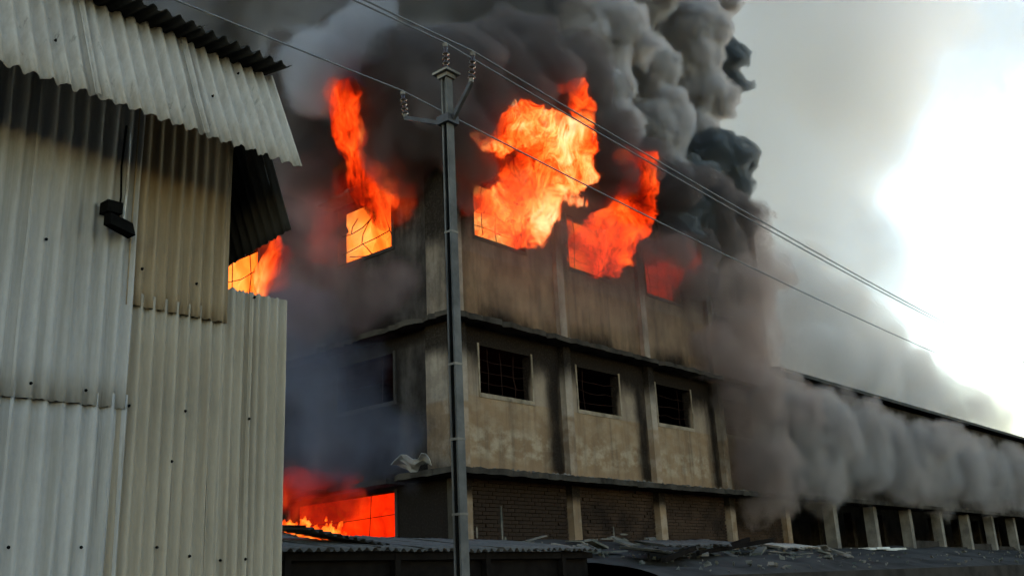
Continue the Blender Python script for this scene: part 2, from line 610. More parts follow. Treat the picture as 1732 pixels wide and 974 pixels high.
def bank():
    """heap of ash and earth piled against the foot of the factory"""
    xs = np.arange(-0.4, 62.01, 0.3)
    ys = np.linspace(-5.2, 0.6, 26)
    r = lattice_noise((len(xs), len(ys), 4), 9, 3)[:, :, 0]
    r2 = lattice_noise((len(xs), len(ys), 4), 3, 13)[:, :, 0]
    V = []
    for i, x in enumerate(xs):
        for j, y in enumerate(ys):
            t = (y + 5.2) / 5.8
            z = 1.75 + 0.95 * t ** 0.8 + 0.11 * r[i, j] * min(1, t * 6) + 0.05 * r2[i, j] * min(1, t * 6)
            z += 0.18 * math.exp(-((x - 4) / 3.0) ** 2) * t
            V.append((x, y, z))
    ny = len(ys)
    Fc = [(i * ny + j, (i + 1) * ny + j, (i + 1) * ny + j + 1, i * ny + j + 1) for i in range(len(xs) - 1) for j in range(ny - 1)]
    o = obj('embankment', V, Fc, M['soil'], None, True)
    tag(o, 'bank of grey ash and earth heaped along the factory foot', 'embankment', kind='structure')
    mb = MB()
    mb.box((-0.45, -5.55, 0.0), (62, -5.2, 1.77))
    w = mb.build('retaining_wall', M['concrete_black'])
    tag(w, 'low blackened retaining wall along the front of the ash bank', 'wall')


bank()


# ------------------------------------------------------------------ walls with openings
def soot_shade_right(u, z):
    """soot laid above and between burnt windows, plus painted pier shade, on the right-hand facade"""
    s = 0.0
    for k in range(4):
        c = 1.77 + 3.6 * k
        for (top, up, amt) in ((11.05, 3.5, 1.35), (6.9, 0.9, 1.25)):
            dz = z - top
            if dz > -0.3:
                w = 1.15 + 0.5 * max(0, dz)
                a = max(0.0, 1 - (abs(u - c) / w) ** 2)
                s = max(s, amt * a * (1 - max(0, dz - 0.3) / (up * 1.6)))
    if z > 7.6:
        s = max(s, 0.36 + 0.6 * max(0, (z - 8.8) / 2.0))
    if z > 11.2:
        s = max(s, 1.1)
    s = max(s, 1.4 * max(0, 1 - (7.5 - z) / 1.35) if z < 7.5 else 0.6 * max(0, 1 - (z - 7.5) / 0.9))  # darker band under the cornice, fading downwards
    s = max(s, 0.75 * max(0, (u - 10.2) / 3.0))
    # shade beside each pier, painted into the same darkening value
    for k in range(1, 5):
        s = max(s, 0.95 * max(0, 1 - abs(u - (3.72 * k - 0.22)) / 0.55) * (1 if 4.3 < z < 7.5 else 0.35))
    return s


def soot_left(u, z):
    s = 0.62
    for c in (2.85, 8.2):
        for top, amt in ((11.0, 1.5), (6.4, 1.4), (3.3, 1.5)):
            dz = z - top
            if dz > -1.0:
                a = max(0.0, 1 - (abs(u - c) / (1.6 + 0.4 * max(0, dz))) ** 2)
                s = max(s, amt * a * (1 - max(0, dz - 0.4) / 3.0))
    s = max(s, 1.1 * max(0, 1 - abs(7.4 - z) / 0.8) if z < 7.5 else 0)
    s = max(s, 1.0 if z > 11.8 else 0, min(1.0, max(0, (u - 3.2) / 2.5)))
    if z < 4.4:
        s = max(s, 1.2)
    return s


def wall(name, mat, umin, umax, zmin, zmax, holes, place, thick, parent, soot=None, worn=None, step=0.22):
    def cuts(a, b, extra):
        c = set(np.round(np.linspace(a, b, max(2, int((b - a) / step) + 1)), 4).tolist())
        for e in extra:
            c = {q for q in c if abs(q - e) > step * 0.4}
            c.add(round(e, 4))
        c |= {round(a, 4), round(b, 4)}
        return sorted(c)
    us = cuts(umin, umax, [x for h_ in holes for x in h_[:2]])
    zs = cuts(zmin, zmax, [x for h_ in holes for x in h_[2:]])
    nu, nz = len(us), len(zs)
    solid = np.ones((nu - 1, nz - 1), bool)
    for i in range(nu - 1):
        for j in range(nz - 1):
            cu, cz = (us[i] + us[i + 1]) / 2, (zs[j] + zs[j + 1]) / 2
            if any(a < cu < b and c < cz < d for a, b, c, d in holes):
                solid[i, j] = False
    V, S, W = [], [], []
    for d in (0.0, thick):
        for u in us:
            for z in zs:
                V.append(place(u, z, d))
                S.append((soot(u, z) if soot else 0.0) if d == 0 else 1.5)
                W.append(worn(u, z) if worn and d == 0 else 0.0)
    g = lambda i, j, k: k * nu * nz + i * nz + j
    Fc = []
    for i in range(nu - 1):
        for j in range(nz - 1):
            if not solid[i, j]:
                continue
            Fc.append((g(i, j, 0), g(i + 1, j, 0), g(i + 1, j + 1, 0), g(i, j + 1, 0)))
            Fc.append((g(i, j, 1), g(i, j + 1, 1), g(i + 1, j + 1, 1), g(i + 1, j, 1)))
            for di, dj, e in ((-1, 0, ((i, j), (i, j + 1))), (1, 0, ((i + 1, j + 1), (i + 1, j))), (0, -1, ((i + 1, j), (i, j))), (0, 1, ((i, j + 1), (i + 1, j + 1)))):
                a, b = i + di, j + dj
                if not (0 <= a < nu - 1 and 0 <= b < nz - 1) or not solid[a, b]:
                    p, q = e
                    Fc.append((g(*p, 0), g(*q, 0), g(*q, 1), g(*p, 1)))
    return obj(name, V, Fc, mat, parent, False, {'soot': S, 'worn': W, 'lower': [1.0 if (v_[2] < 5.85) or (7.5 < v_[2] < 9.2) else 0.0 for v_ in V]})


# ------------------------------------------------------------------ the burning factory
FX, FY, FTOP = 14.9, 12.0, 13.75
fac = empty('factory_building', (0, 0, 0), 'three-storey plastered factory with flames bursting from its top-floor windows', 'building')
WX = [0.87 + 3.58 * k for k in range(4)]                    # window left edges, right-hand facade
WW = 1.8
holes_r = [(x, x + WW, 5.92, 7.0) for x in WX] + [(x, x + WW, 9.63, 11.08) for x in WX]
worn_r = lambda u, z: (1.0 if 4.4 < z < 5.15 else 0.35 if 5.15 <= z < 7.0 else 0.1) * (1 if u < 11 else 0.3)
wall('wall', M['plaster'], 0.0, FX, 4.15, FTOP, holes_r, lambda u, z, d: (u, d, z), 0.26, fac, soot_shade_right, worn_r)
LY = [1.86, 7.25]
holes_l = [(y, y + 1.98, a, b) for y in LY for a, b in ((9.64, 11.1), (5.94, 7.05))] + [(1.86, 5.6, 2.95, 3.93), (7.25, 9.23, 2.95, 3.93)]
wall('wall', M['plaster_left'], 0.262, FY, 0.0, FTOP, holes_l, lambda u, z, d: (d, u, z), 0.26, fac, soot_left, lambda u, z: 0.25)
wall('wall', M['plaster_left'], 0.262, FY, 0.0, FTOP, [], lambda u, z, d: (FX - d, u, z), 0.26, fac, lambda u, z: 0.9, None, 0.6)
wall('wall', M['concrete_black'], 0.27, FX - 0.27, 0.0, FTOP, [], lambda u, z, d: (u, FY - d, z), 0.26, fac, None, None, 1.0)
for z in (4.02, 7.38, 11.5):                                # floors inside
    mb = MB(); mb.box((0.27, 0.27, z), (FX - 0.27, FY - 0.27, z + 0.12)); mb.build('floor_slab', M['concrete_black'], fac)
mb = MB(); mb.box((4.2, 0.27, 7.52), (4.35, FY - 0.3, 11.48)); mb.build('partition_wall', M['concrete_black'], fac)
mb = MB(); mb.box((0.28, 5.3, 7.52), (4.18, 5.45, 11.48)); mb.build('partition_wall', M['concrete_black'], fac)
mb = MB(); mb.box((-0.42, -0.42, FTOP), (FX + 0.1, FY + 0.3, FTOP + 0.16)); mb.build('roof', M['concrete_black'], fac)
mb = MB(); mb.box((0.0, 0.0, FTOP + 0.162), (FX, 0.2, FTOP + 0.32)); mb.box((0.0, 0.202, FTOP + 0.162), (0.2, FY, FTOP + 0.32)); mb.build('parapet', M['concrete_black'], fac)

# ground-storey backing behind the brick panels
mb = MB(); mb.box((0.0, 0.06, 0.0), (FX, 0.26, 4.13)); mb.build('mortar_bed', M['mortar'], fac)


def ragged_ledge(a, b, out, z0, z1, parent, mat, axis):
    """sun-shade slab with a chipped outer edge"""
    n = int((b - a) / 0.16)
    V, Fc = [], []
    for i in range(n + 1):
        u = a + (b - a) * i / n
        e = -(out + random.uniform(-0.035, 0.03) - (0.1 if random.random() < 0.06 else 0))
        zz = z1 + random.uniform(-0.012, 0.012) - (0.03 if random.random() < 0.1 else 0)
        zl = z0 + random.uniform(-0.012, 0.012)
        for d, z in ((0.0, z0), (e, zl), (e, zz), (0.0, z1)):
            V.append((u, d, z) if axis == 0 else (d, u, z))
    for i in range(n):
        for k in range(4):
            p, q = 4 * i + k, 4 * i + (k + 1) % 4
            f = (p, q, q + 4, p + 4)
            Fc.append(f if axis == 0 else f[::-1])
    Fc += [(3, 2, 1, 0), tuple(4 * n + k for k in range(4))]
    return obj('ledge', V, Fc, mat, parent)


ragged_ledge(-0.5, FX, 0.5, 7.40, 7.52, fac, M['ledge'], 0)
ragged_ledge(-0.66, FX + 0.05, 0.66, 4.03, 4.16, fac, M['ledge'], 0)
ragged_ledge(0.0, FY, 0.5, 7.40, 7.52, fac, M['ledge'], 1)
ragged_ledge(0.0, 1.2, 0.66, 4.03, 4.16, fac, M['ledge'], 1)
for y in LY:                                                # hoods over the windows of the left-hand facade
    ragged_ledge(y - 0.35, y + 2.3, 0.5, 11.2, 11.3, fac, M['concrete'], 1)
    ragged_ledge(y - 0.3, y + (4.0 if y < 5 else 2.25), 0.55, 4.03, 4.14, fac, M['concrete_black'], 1)


def pilaster(x0, x1, y0, y1, z0, z1, darkf, mat='pilaster'):
    nz = max(2, int((z1 - z0) / 0.25))
    V, Fc, S = [], [], []
    for j in range(nz + 1):
        z = z0 + (z1 - z0) * j / nz
        w = random.uniform(-0.006, 0.006)
        for x, y in ((x0 + w, y0), (x1 + w, y0), (x1 + w, y1), (x0 + w, y1)):
            V.append((x, y, z)); S.append(darkf(z))
    for j in range(nz):
        for k in range(4):
            a, b = 4 * j + k, 4 * j + (k + 1) % 4
            Fc.append((a, b, b + 4, a + 4))
    Fc += [(3, 2, 1, 0), tuple(4 * nz + k for k in range(4))]
    return obj('pilaster', V, Fc, M[mat], fac, False, {'soot': S, 'worn': [0.4] * len(V), 'lower': [1.0 if v_[2] < 5.6 else 0.0 for v_ in V]})


sf2 = lambda z: max(0.0, 1.3 * (1 - (7.4 - z) / 1.2)) if z < 7.5 else 0.0  # darker towards the cornice
for k in range(0, 5):
    x = (0.02, 3.74, 7.44, 11.14, 14.62)[k]
    w = 0.27
    fade = 0.0 if k < 3 else 0.35
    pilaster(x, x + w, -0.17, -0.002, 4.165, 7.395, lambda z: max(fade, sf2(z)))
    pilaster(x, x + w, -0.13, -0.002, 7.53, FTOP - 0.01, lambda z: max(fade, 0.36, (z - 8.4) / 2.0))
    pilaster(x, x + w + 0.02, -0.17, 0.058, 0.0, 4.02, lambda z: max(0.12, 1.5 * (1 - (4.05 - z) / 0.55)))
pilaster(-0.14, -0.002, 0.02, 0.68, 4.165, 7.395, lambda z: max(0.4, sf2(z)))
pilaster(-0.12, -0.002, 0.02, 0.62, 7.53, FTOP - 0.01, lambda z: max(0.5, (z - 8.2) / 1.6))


def window_right(x, z0, z1, burnt):
    """plaster surround, twisted steel grille"""
    mb = MB()
    t, d = 0.055, 0.016
    mb.box((x - t, -d, z0 - 0.1), (x + WW + t, 0.10, z0 - 0.002))
    mb.box((x - t, -d, z0), (x - 0.002, 0.10, z1 + 0.05))
    mb.box((x + WW + 0.002, -d, z0), (x + WW + t, 0.10, z1 + 0.05))
    w = mb.build('window', M['concrete_black'] if burnt else M['surround'], fac)
    n = 3
    for i in range(1, n + 1):
        if random.random() < 0.2:
            continue
        u = x + WW * i / (n + 1)
        k = MB()
        pts = [(u + random.uniform(-0.03, 0.03) * (2.5 if burnt else 1.2), 0.16 + random.uniform(-0.02, 0.02), z0 + (z1 - z0) * q / 4) for q in range(5)]
        k.tube(pts, 0.010, 5); k.build('grille_bar', M['rust'], w)
    for q in range(1, 4):
        z = z0 + (z1 - z0) * q / 4
        k = MB()
        pts = [(x + WW * i / 5, 0.19, z + random.uniform(-0.03, 0.03) * (2 if burnt else 1.2)) for i in range(6)]
        k.tube(pts, 0.009, 5); k.build('grille_bar', M['rust'], w)
    return w


for x in WX:
    window_right(x, 5.92, 7.0, False)
    window_right(x, 9.63, 11.08, True)


def window_left(y, z0, z1, bars, ww=1.98):
    mb = MB()
    t, d = 0.08, 0.03
    mb.box((-d, y - t, z0 - 0.09), (0.1, y + ww + t, z0 - 0.002))
    mb.box((-d, y - t, z0), (0.1, y - 0.002, z1 + 0.04))
    mb.box((-d, y + ww + 0.002, z0), (0.1, y + ww + t, z1 + 0.04))
    w = mb.build('window', M['concrete_black'], fac)
    for pts in bars:
        k = MB(); k.tube([(0.12, y + ww * a, z0 + (z1 - z0) * b) for a, b in pts], 0.013 if z0 > 9 else 0.008, 5); k.build('grille_bar', M['rust'], w)
    return w


# bent remains of the grille, traced bar by bar (0..1 across from the near jamb, 0..1 up)
bent = [[(0.0, 0.02), (0.1, 0.33), (0.18, 0.62), (0.26, 0.9)], [(0.1, 0.34), (0.35, 0.30), (0.62, 0.28), (0.98, 0.22)],
        [(0.42, 0.02), (0.52, 0.18), (0.62, 0.3), (0.6, 0.45), (0.5, 0.62), (0.42, 0.72)], [(0.42, 0.7), (0.6, 0.58), (0.8, 0.54), (1.0, 0.56)],
        [(0.82, 0.55), (0.8, 0.66), (0.7, 0.78)], [(0.42, 0.02), (0.6, 0.06), (0.85, 0.14)]]
straight = [[(0.0, 0.5), (0.5, 0.47), (1.0, 0.5)], [(0.27, 0.0), (0.25, 1.0)]]
window_left(LY[0], 9.64, 11.1, bent)
window_left(LY[1], 9.64, 11.1, [[(0.0, 0.6), (0.5, 0.52), (1, 0.6)], [(0.3, 0.0), (0.25, 0.5), (0.3, 1.0)], [(0.7, 0), (0.72, 1)]])
for y in LY:
    window_left(y, 5.94, 7.05, straight)
    window_left(y, 2.95, 3.93, straight, 3.74 if y < 5 else 1.98)

# bricks of the ground-storey panels: the nearest ones singly, the rest as one mass
brick_me = None
far_bricks = MB()
count = 0
bl, bh, cz = 0.225, 0.07, 0.085
for k in range(4):
    x0, x1 = (0.31, 4.03, 7.73, 11.43)[k], (3.72, 7.42, 11.12, 14.6)[k]
    for row in range(19):
        z = 2.42 + row * cz
        x = x0 + (0.0 if row % 2 == 0 else -0.118)
        while x < x1 - 0.03:
            a, b = max(x, x0), min(x + bl, x1)
            x += bl + 0.012
            if b - a < 0.05:
                continue
            out = random.uniform(0.02, 0.035) - (0.03 if random.random() < 0.03 else 0)
            if count < 300 and b - a > bl - 0.01:
                if brick_me is None:
                    mb = MB(); mb.box((0, -0.1, 0), (bl, 0.0, bh))
                    o = mb.build('brick', M['brick'], fac); brick_me = o.data
                else:
                    o = bpy.data.objects.new('brick', brick_me); COL.objects.link(o); o.parent = fac
                o.location = (a, 0.13 - out, z)
                o.rotation_euler = (0, random.uniform(-0.012, 0.012), random.uniform(-0.02, 0.02))
                count += 1
            else:
                far_bricks.box((a, 0.03 - out, z), (b, 0.13 - out, z + bh))
tag(far_bricks.build('brickwork', M['brick'], fac), kind='stuff')

for x_, z_, w_, h_ in ((1.35, 2.55, 0.07, 1.0), (1.42, 2.5, 0.12, 0.35), (0.55, 2.75, 0.06, 0.3), (5.5, 2.6, 0.05, 0.55), (5.75, 2.9, 0.4, 0.05), (6.0, 2.65, 0.16, 0.1)):
    v = [(x_ + w_ * (0.5 + 0.5 * math.cos(a_) * random.uniform(0.7, 1.1)), 0.0, z_ + h_ * (0.5 + 0.5 * math.sin(a_) * random.uniform(0.8, 1.05))) for a_ in np.linspace(0, 2 * math.pi, 12, endpoint=False)]
    n_ = len(v)
    obj('plaster_patch', [(a, -0.012, c) for a, b, c in v] + [(a, 0.05, c) for a, b, c in v], [tuple(range(n_)), tuple(reversed(range(n_, 2 * n_)))] + [(i, (i + 1) % n_, n_ + (i + 1) % n_, n_ + i) for i in range(n_)], M['ash'], fac)

# chips of plaster and mortar lying along the ledges
chips = MB()
for zz, out, n in ((7.522, 0.46, 60), (4.164, 0.6, 170)):
    for _ in range(n):
        u = random.uniform(0.0, FX - 0.3); d = -(out - abs(random.gauss(0, 0.12))) if zz < 5 else -random.uniform(0.18, out)
        s = random.uniform(0.02, 0.07)
        a = random.uniform(0, 3.1)
        c, q = math.cos(a) * s, math.sin(a) * s
        h_ = s * random.uniform(0.4, 0.9)
        chips.add([(u + c, d + q, zz), (u - q, d + c, zz), (u - c, d - q, zz), (u + q, d - c, zz), (u + c * 0.4, d, zz + h_), (u - q * 0.5, d + c * 0.3, zz + h_ * 0.8)],
                  [(0, 1, 5, 4), (1, 2, 5), (2, 3, 4, 5), (3, 0, 4), (3, 2, 1, 0)])
tag(chips.build('plaster_chips', M['ash'], fac), kind='stuff')

# crumpled flashing at the corner of the lower ledge
v = []
for i in range(7):
    for j in range(4):
        v.append((-0.62 - 0.09 * j + random.uniform(-0.04, 0.04), 0.05 + 0.16 * i + random.uniform(-0.03, 0.03), 4.21 + 0.07 * j + 0.09 * math.sin(i * 1.3 + j) + 0.03 * random.random()))
fl = obj('metal_flashing', v, [(i * 4 + j, i * 4 + j + 1, (i + 1) * 4 + j + 1, (i + 1) * 4 + j) for i in range(6) for j in range(3)], M['galv'])
sm = fl.modifiers.new('thickness', 'SOLIDIFY'); sm.thickness = 0.012
tag(fl, 'crumpled shiny metal sheet at the factory corner on the lower ledge', 'metal sheet')

# ------------------------------------------------------------------ the long low warehouse
wh = empty('warehouse', (FX + 0.1, 0, 0), 'long low warehouse running away right of the factory, half hidden in smoke', 'building')
WX0, WX1 = FX + 0.1, 62.0
colx = [18.3 + 3.5 * k for k in range(12)]
wall('wall', M['plaster_left'], WX0, WX1, 4.25, 8.2, [(c + 0.75, c + 2.75, 5.6, 6.9) for c in colx], lambda u, z, d: (u, d, z), 0.25, wh, lambda u, z: 0.55, lambda u, z: 0.2, 0.5)
mb = MB(); mb.box((WX0, -0.55, 4.1), (WX1, 0.3, 4.23)); mb.build('ledge', M['ledge'], wh)
mb = MB(); mb.add([(WX0, -0.45, 8.22), (WX1, -0.45, 8.22), (WX1, 9, 11.0), (WX0, 9, 11.0), (WX0, -0.45, 8.34), (WX1, -0.45, 8.34), (WX1, 9, 11.12), (WX0, 9, 11.12)],
                  [(0, 3, 2, 1), (4, 5, 6, 7), (0, 1, 5, 4), (1, 2, 6, 5), (2, 3, 7, 6), (3, 0, 4, 7)])
mb.build('roof', M['sheet_black'], wh)
mb = MB(); mb.box((WX0, 8.0, 0), (WX1, 8.2, 10.68)); mb.build('wall', M['concrete_black'], wh)
mb = MB(); mb.add([(WX1 - 0.02, 0.0, 0), (WX1 - 0.02, 8.0, 0), (WX1 - 0.02, 8.0, 10.6), (WX1 - 0.02, 0.0, 8.2), (WX1 + 0.2, 0.0, 0), (WX1 + 0.2, 8.0, 0), (WX1 + 0.2, 8.0, 10.6), (WX1 + 0.2, 0.0, 8.2)], [(0, 3, 2, 1), (4, 5, 6, 7), (0, 1, 5, 4), (1, 2, 6, 5), (2, 3, 7, 6), (3, 0, 4, 7)]); mb.build('wall', M['concrete_black'], wh)
for i, c in enumerate(colx):
    mb = MB(); mb.box((c - 0.14, -0.18, 0), (c + 0.16, 0.2, 4.09)); mb.build('column', M['concrete'], wh)
    mb = MB(); mb.box((c - 0.14, 3.6, 0), (c + 0.16, 3.95, 4.4)); mb.build('column', M['ledge'], wh)
    mb = MB(); mb.box((c + 0.17, 0.02, 0), (c + 3.34, 0.16, 2.62 + random.uniform(-0.1, 0.35))); mb.build('dwarf_wall', M['concrete_black'], wh)

# ------------------------------------------------------------------ corrugated sheets
def sheet(name, origin, across, down, width, length, pitch, amp, mat, parent, normal, seg=8, thick=0.007, rag=0.0, nl=2, holes=(), phase=0.0):
    """corrugated sheet: origin top-left corner, across and down unit vectors, corrugations run along down"""
    o, a, d, nr = (np.array(q, float) for q in (origin, across, down, normal))
    na = max(4, int(round(width / pitch * seg)))
    top, bot = [], []
    sd1, sd2 = random.uniform(0, 6), random.uniform(0, 6)
    for j in range(nl + 1):
        for i in range(na + 1):
            u = width * i / na
            w = amp * math.cos(2 * math.pi * u / pitch + phase)
            l = length * j / nl
            if rag and j in (0, nl):
                l += random.uniform(-rag, rag)
            dent = 0.010 * math.sin(2.3 * u + sd1 + 1.1 * l) * math.sin(1.7 * l + sd2) + 0.004 * math.sin(5.1 * u + sd2 + 3.0 * l)
            p = o + a * u + d * l + nr * (w * (1 + 0.12 * math.sin(3.0 * u + sd1)) + dent)
            top.append(p); bot.append(p - nr * thick)
    nv = len(top)
    g = lambda i, j: j * (na + 1) + i
    Fc = []
    skip = set(holes)
    for j in range(nl):
        for i in range(na):
            if (i, j) in skip:
                continue
            q = (g(i, j), g(i, j + 1), g(i + 1, j + 1), g(i + 1, j))
            Fc.append(q)
            Fc.append(tuple(x + nv for x in q[::-1]))
            for (di, dj, e) in ((-1, 0, (0, 1)), (1, 0, (2, 3)), (0, 1, (1, 2)), (0, -1, (3, 0))):
                ii, jj = i + di, j + dj
                if not (0 <= ii < na and 0 <= jj < nl) or (ii, jj) in skip:
                    p0, p1 = q[e[0]], q[e[1]]
                    Fc.append((p1, p0, p0 + nv, p1 + nv))
    return obj(name, top + bot, Fc, mat, parent, True)


def smooth_by_angle(o, ang=40):
    me = o.data
    me.set_sharp_from_angle(angle=RAD(ang))


def bolt(parent, p, r=0.012, nrm=(0, -1, 0)):
    mb = MB(); mb.lathe([(r * 1.7, 0), (r * 1.7, 0.006), (r, 0.007), (r, 0.02)], p, nrm, 8)
    return mb.build('fixing_bolt', M['black'], parent)


# ------------------------------------------------------------------ the corrugated shed, left
SY = EYE[1] + 8.0                                            # plane of its front
def sx(px, py, dy=0.0):
    return on_y(px, py, SY + dy)


shed = empty('corrugated_shed', (-12.5, SY, 0), 'tall shed clad in grey and brown corrugated cement sheets', 'shed')
PA = 0.137
xA1 = sx(214, 400)[0]                                        # right edge of the grey cladding
zs_ = sx(100, 681)[2]                                        # seam of the grey cladding
zE = 6.35
n_cor = 7
wA = PA * n_cor
for k in range(6):                                           # grey sheets, upper and lower rows
    x1 = xA1 + 0.07 - k * (wA - 0.03); x0 = x1 - wA
    if x1 < -17.5:
        break
    s_ = sheet('wall_sheet', (x0, SY - 0.045 - 0.004 * (k % 2), zE), (1, 0, 0), (random.uniform(-0.004, 0.004), 0, -1), wA, zE - zs_, PA, 0.025, M['sheet_grey'], shed, (0, -1, 0), nl=10, rag=0.008)
    s_ = sheet('wall_sheet', (x0 + 0.012, SY - 0.02 - 0.004 * (k % 2), zs_ + 0.12), (1, 0, 0), (random.uniform(-0.004, 0.004), 0, -1), wA, zs_ + 0.12 + 0.2, PA, 0.025, M['sheet_grey'], shed, (0, -1, 0), nl=10, rag=0.008)
PB = 0.118
xB0, xB1 = sx(205, 515)[0], sx(371, 480)[0]
zB = sx(290, 530)[2]
wB = xB1 - xB0
sheet('wall_sheet', (xB0 + 0.02, SY - 0.03, zE), (1, 0, 0), (0, 0, -1), wB + 0.06, zE - zB, PB, 0.022, M['sheet_brown'], shed, (0, -1, 0), nl=10, rag=0.01)
sheet('wall_sheet', (xB0 - 0.06, SY - 0.002, zB + 0.12), (1, 0, 0), (0, 0, -1), wB + 0.1, zB + 0.12 + 0.2, PB, 0.022, M['sheet_drab'], shed, (0, -1, 0), nl=10, rag=0.01)
# body of the shed behind the cladding
mb = MB(); mb.box((-17.5, SY + 0.05, 0), (xB1 - 0.02, SY + 0.12, 6.3)); mb.box((-17.5, SY + 3.2, 0), (xB1 - 0.02, SY + 3.28, 6.6)); mb.box((xB1 - 0.1, SY + 0.121, 0), (xB1 - 0.02, SY + 3.19, 6.3)); mb.build('frame_wall', M['wood'], shed)
# steep front skirt
dB, dT = 7.0 - 8.0, 7.47 - 8.0
p_bot = sx(508, 283, dB); p_top = np.array([p_bot[0], SY + dT, sx(465, 140, dT)[2]])
dn = p_bot - p_top; L = np.linalg.norm(dn); dn /= L
nrm = np.cross((1, 0, 0), dn); nrm = nrm if nrm[1] < 0 else -nrm
PS = 0.128
wS = PS * 8
ns = 6
for k in range(ns):
    x1 = p_bot[0] - k * (wS - 0.05)
    o_ = np.array([x1 - wS, p_top[1], p_top[2] + 0.012 * k]) + nrm * 0.006 * (k % 2)
    sheet('skirt_sheet', o_ - dn * 0.06, (1, 0, 0), dn, wS, L + 0.06, PS, 0.024, M['sheet_skirt'], shed, nrm, nl=3, rag=0.012)
    for q in (0.12, 0.6):
        for c in (1, 5):
            random.random() < 0.6 and bolt(shed, o_ + np.array([wS * (c + 0.5 + random.choice((-1, 0, 1))) / 8, 0, 0]) + dn * L * (q + random.uniform(-0.06, 0.06)) + nrm * 0.02, 0.007, nrm)
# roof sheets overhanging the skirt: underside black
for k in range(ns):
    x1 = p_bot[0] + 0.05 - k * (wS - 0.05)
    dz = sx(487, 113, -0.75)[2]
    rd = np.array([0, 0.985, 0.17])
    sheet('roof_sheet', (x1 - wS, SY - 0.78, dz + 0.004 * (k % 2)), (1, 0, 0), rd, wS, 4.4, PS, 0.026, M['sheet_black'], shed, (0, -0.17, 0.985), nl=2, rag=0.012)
# side skirt on the right end, seen from inside
pn = on_y(491, 389, SY - 0.42)
pu = on_y(459, 268, SY - 0.36)
pu = np.array([pn[0] - 0.42, pn[1], pn[2] + 1.15])
dd = pn - pu; LL = np.linalg.norm(dd); dd /= LL
ac = np.array([0, 1, -0.1]); ac /= np.linalg.norm(ac)
nn = np.cross(ac, dd); nn = nn if nn[0] > 0 else -nn
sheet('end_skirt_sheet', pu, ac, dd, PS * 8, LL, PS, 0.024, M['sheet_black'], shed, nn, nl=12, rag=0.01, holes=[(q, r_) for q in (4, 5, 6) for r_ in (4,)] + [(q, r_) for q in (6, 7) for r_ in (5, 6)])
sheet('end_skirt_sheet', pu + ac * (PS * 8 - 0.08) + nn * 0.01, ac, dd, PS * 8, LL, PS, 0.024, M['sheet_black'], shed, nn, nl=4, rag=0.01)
# fixing bolts on the cladding
for px_, py_ in ((78, 405), (145, 660), (52, 648), (14, 925), (137, 925), (240, 455), (332, 480), (218, 686)):
    p = sx(px_, py_, -0.07); bolt(shed, p, 0.008)
for px_, py_ in ((313, 695), (320, 940), (265, 925), (290, 780)):
    p = sx(px_, py_, -0.025); bolt(shed, p, 0.008)

# lower fence right of the shed
xC0, xC1 = xB1 - 0.04, sx(487, 520)[0]
zC = sx(430, 495)[2]
fence = empty('corrugated_fence', (xC0, SY, 0), 'drab corrugated fence panel lower than the shed it adjoins', 'fence')
wc = (xC1 - xC0) / 2
for k in range(2):
    sheet('fence_sheet', (xC0 + k * (wc - 0.02), SY + 0.03 + 0.006 * k, zC + 0.004), (1, 0, 0), (0, 0, -1), wc + 0.02, zC + 0.1, 0.108, 0.02, M['sheet_drab'], fence, (0, -1, 0), nl=10, rag=0.014)
mb = MB(); mb.bar((xC0, SY + 0.1, zC - 0.3), (xC1 - 0.03, SY + 0.1, zC - 0.3), 0.06); mb.build('rail', M['wood'], fence)
mb = MB(); mb.box((xC1 - 0.12, SY + 0.14, 0), (xC1 - 0.04, SY + 0.22, zC - 0.1)); mb.build('post', M['wood'], fence)
for px_, py_ in ((421, 708), (415, 945), (372, 947), (430, 503)):
    bolt(fence, sx(px_, py_, 0.005), 0.008)

# black floodlight on the grey cladding
jb = empty('floodlight', tuple(sx(195, 378, -0.12)), 'small black floodlight fixed to the grey corrugated cladding', 'lamp')
c = sx(195, 378, -0.16)
mb = MB()
mb.add([c + np.array(q) for q in ((-0.10, -0.12, -0.06), (0.13, -0.12, -0.11), (0.14, 0.03, -0.10), (-0.09, 0.03, -0.03), (-0.09, -0.08, 0.06), (0.12, -0.08, 0.01), (0.12, 0.05, 0.03), (-0.08, 0.05, 0.08))],
       [(0, 3, 2, 1), (4, 5, 6, 7), (0, 1, 5, 4), (1, 2, 6, 5), (2, 3, 7, 6), (3, 0, 4, 7)])
mb.build('housing', M['black'], jb)
mb = MB(); mb.box(c + np.array((-0.10, -0.04, 0.085)), c + np.array((0.04, 0.10, 0.19))); mb.build('ballast_box', M['black'], jb)
mb = MB(); mb.bar(c + np.array((0.02, 0.04, 0.0)), c + np.array((0.02, 0.15, 0.02)), 0.04); mb.bar(c + np.array((0.13, -0.02, -0.03)), c + np.array((0.19, 0.08, -0.02)), 0.03); mb.build('bracket', M['black'], jb)
cb = MB(); q0 = c + np.array((0.06, 0.07, 0.1)); cb.tube([q0, q0 + np.array((0.02, 0.02, 0.2)), q0 + np.array((0.01, 0.03, 0.5)), q0 + np.array((0.03, 0.03, 0.9))], 0.009, 6); cb.build('cable', M['black'], jb)
cb = MB(); cb.tube([q0 + np.array((0.05, 0.02, -0.05)), q0 + np.array((0.07, 0.02, 0.3)), q0 + np.array((0.06, 0.03, 0.9))], 0.013, 6); cb.build('conduit', M['galv'], jb)

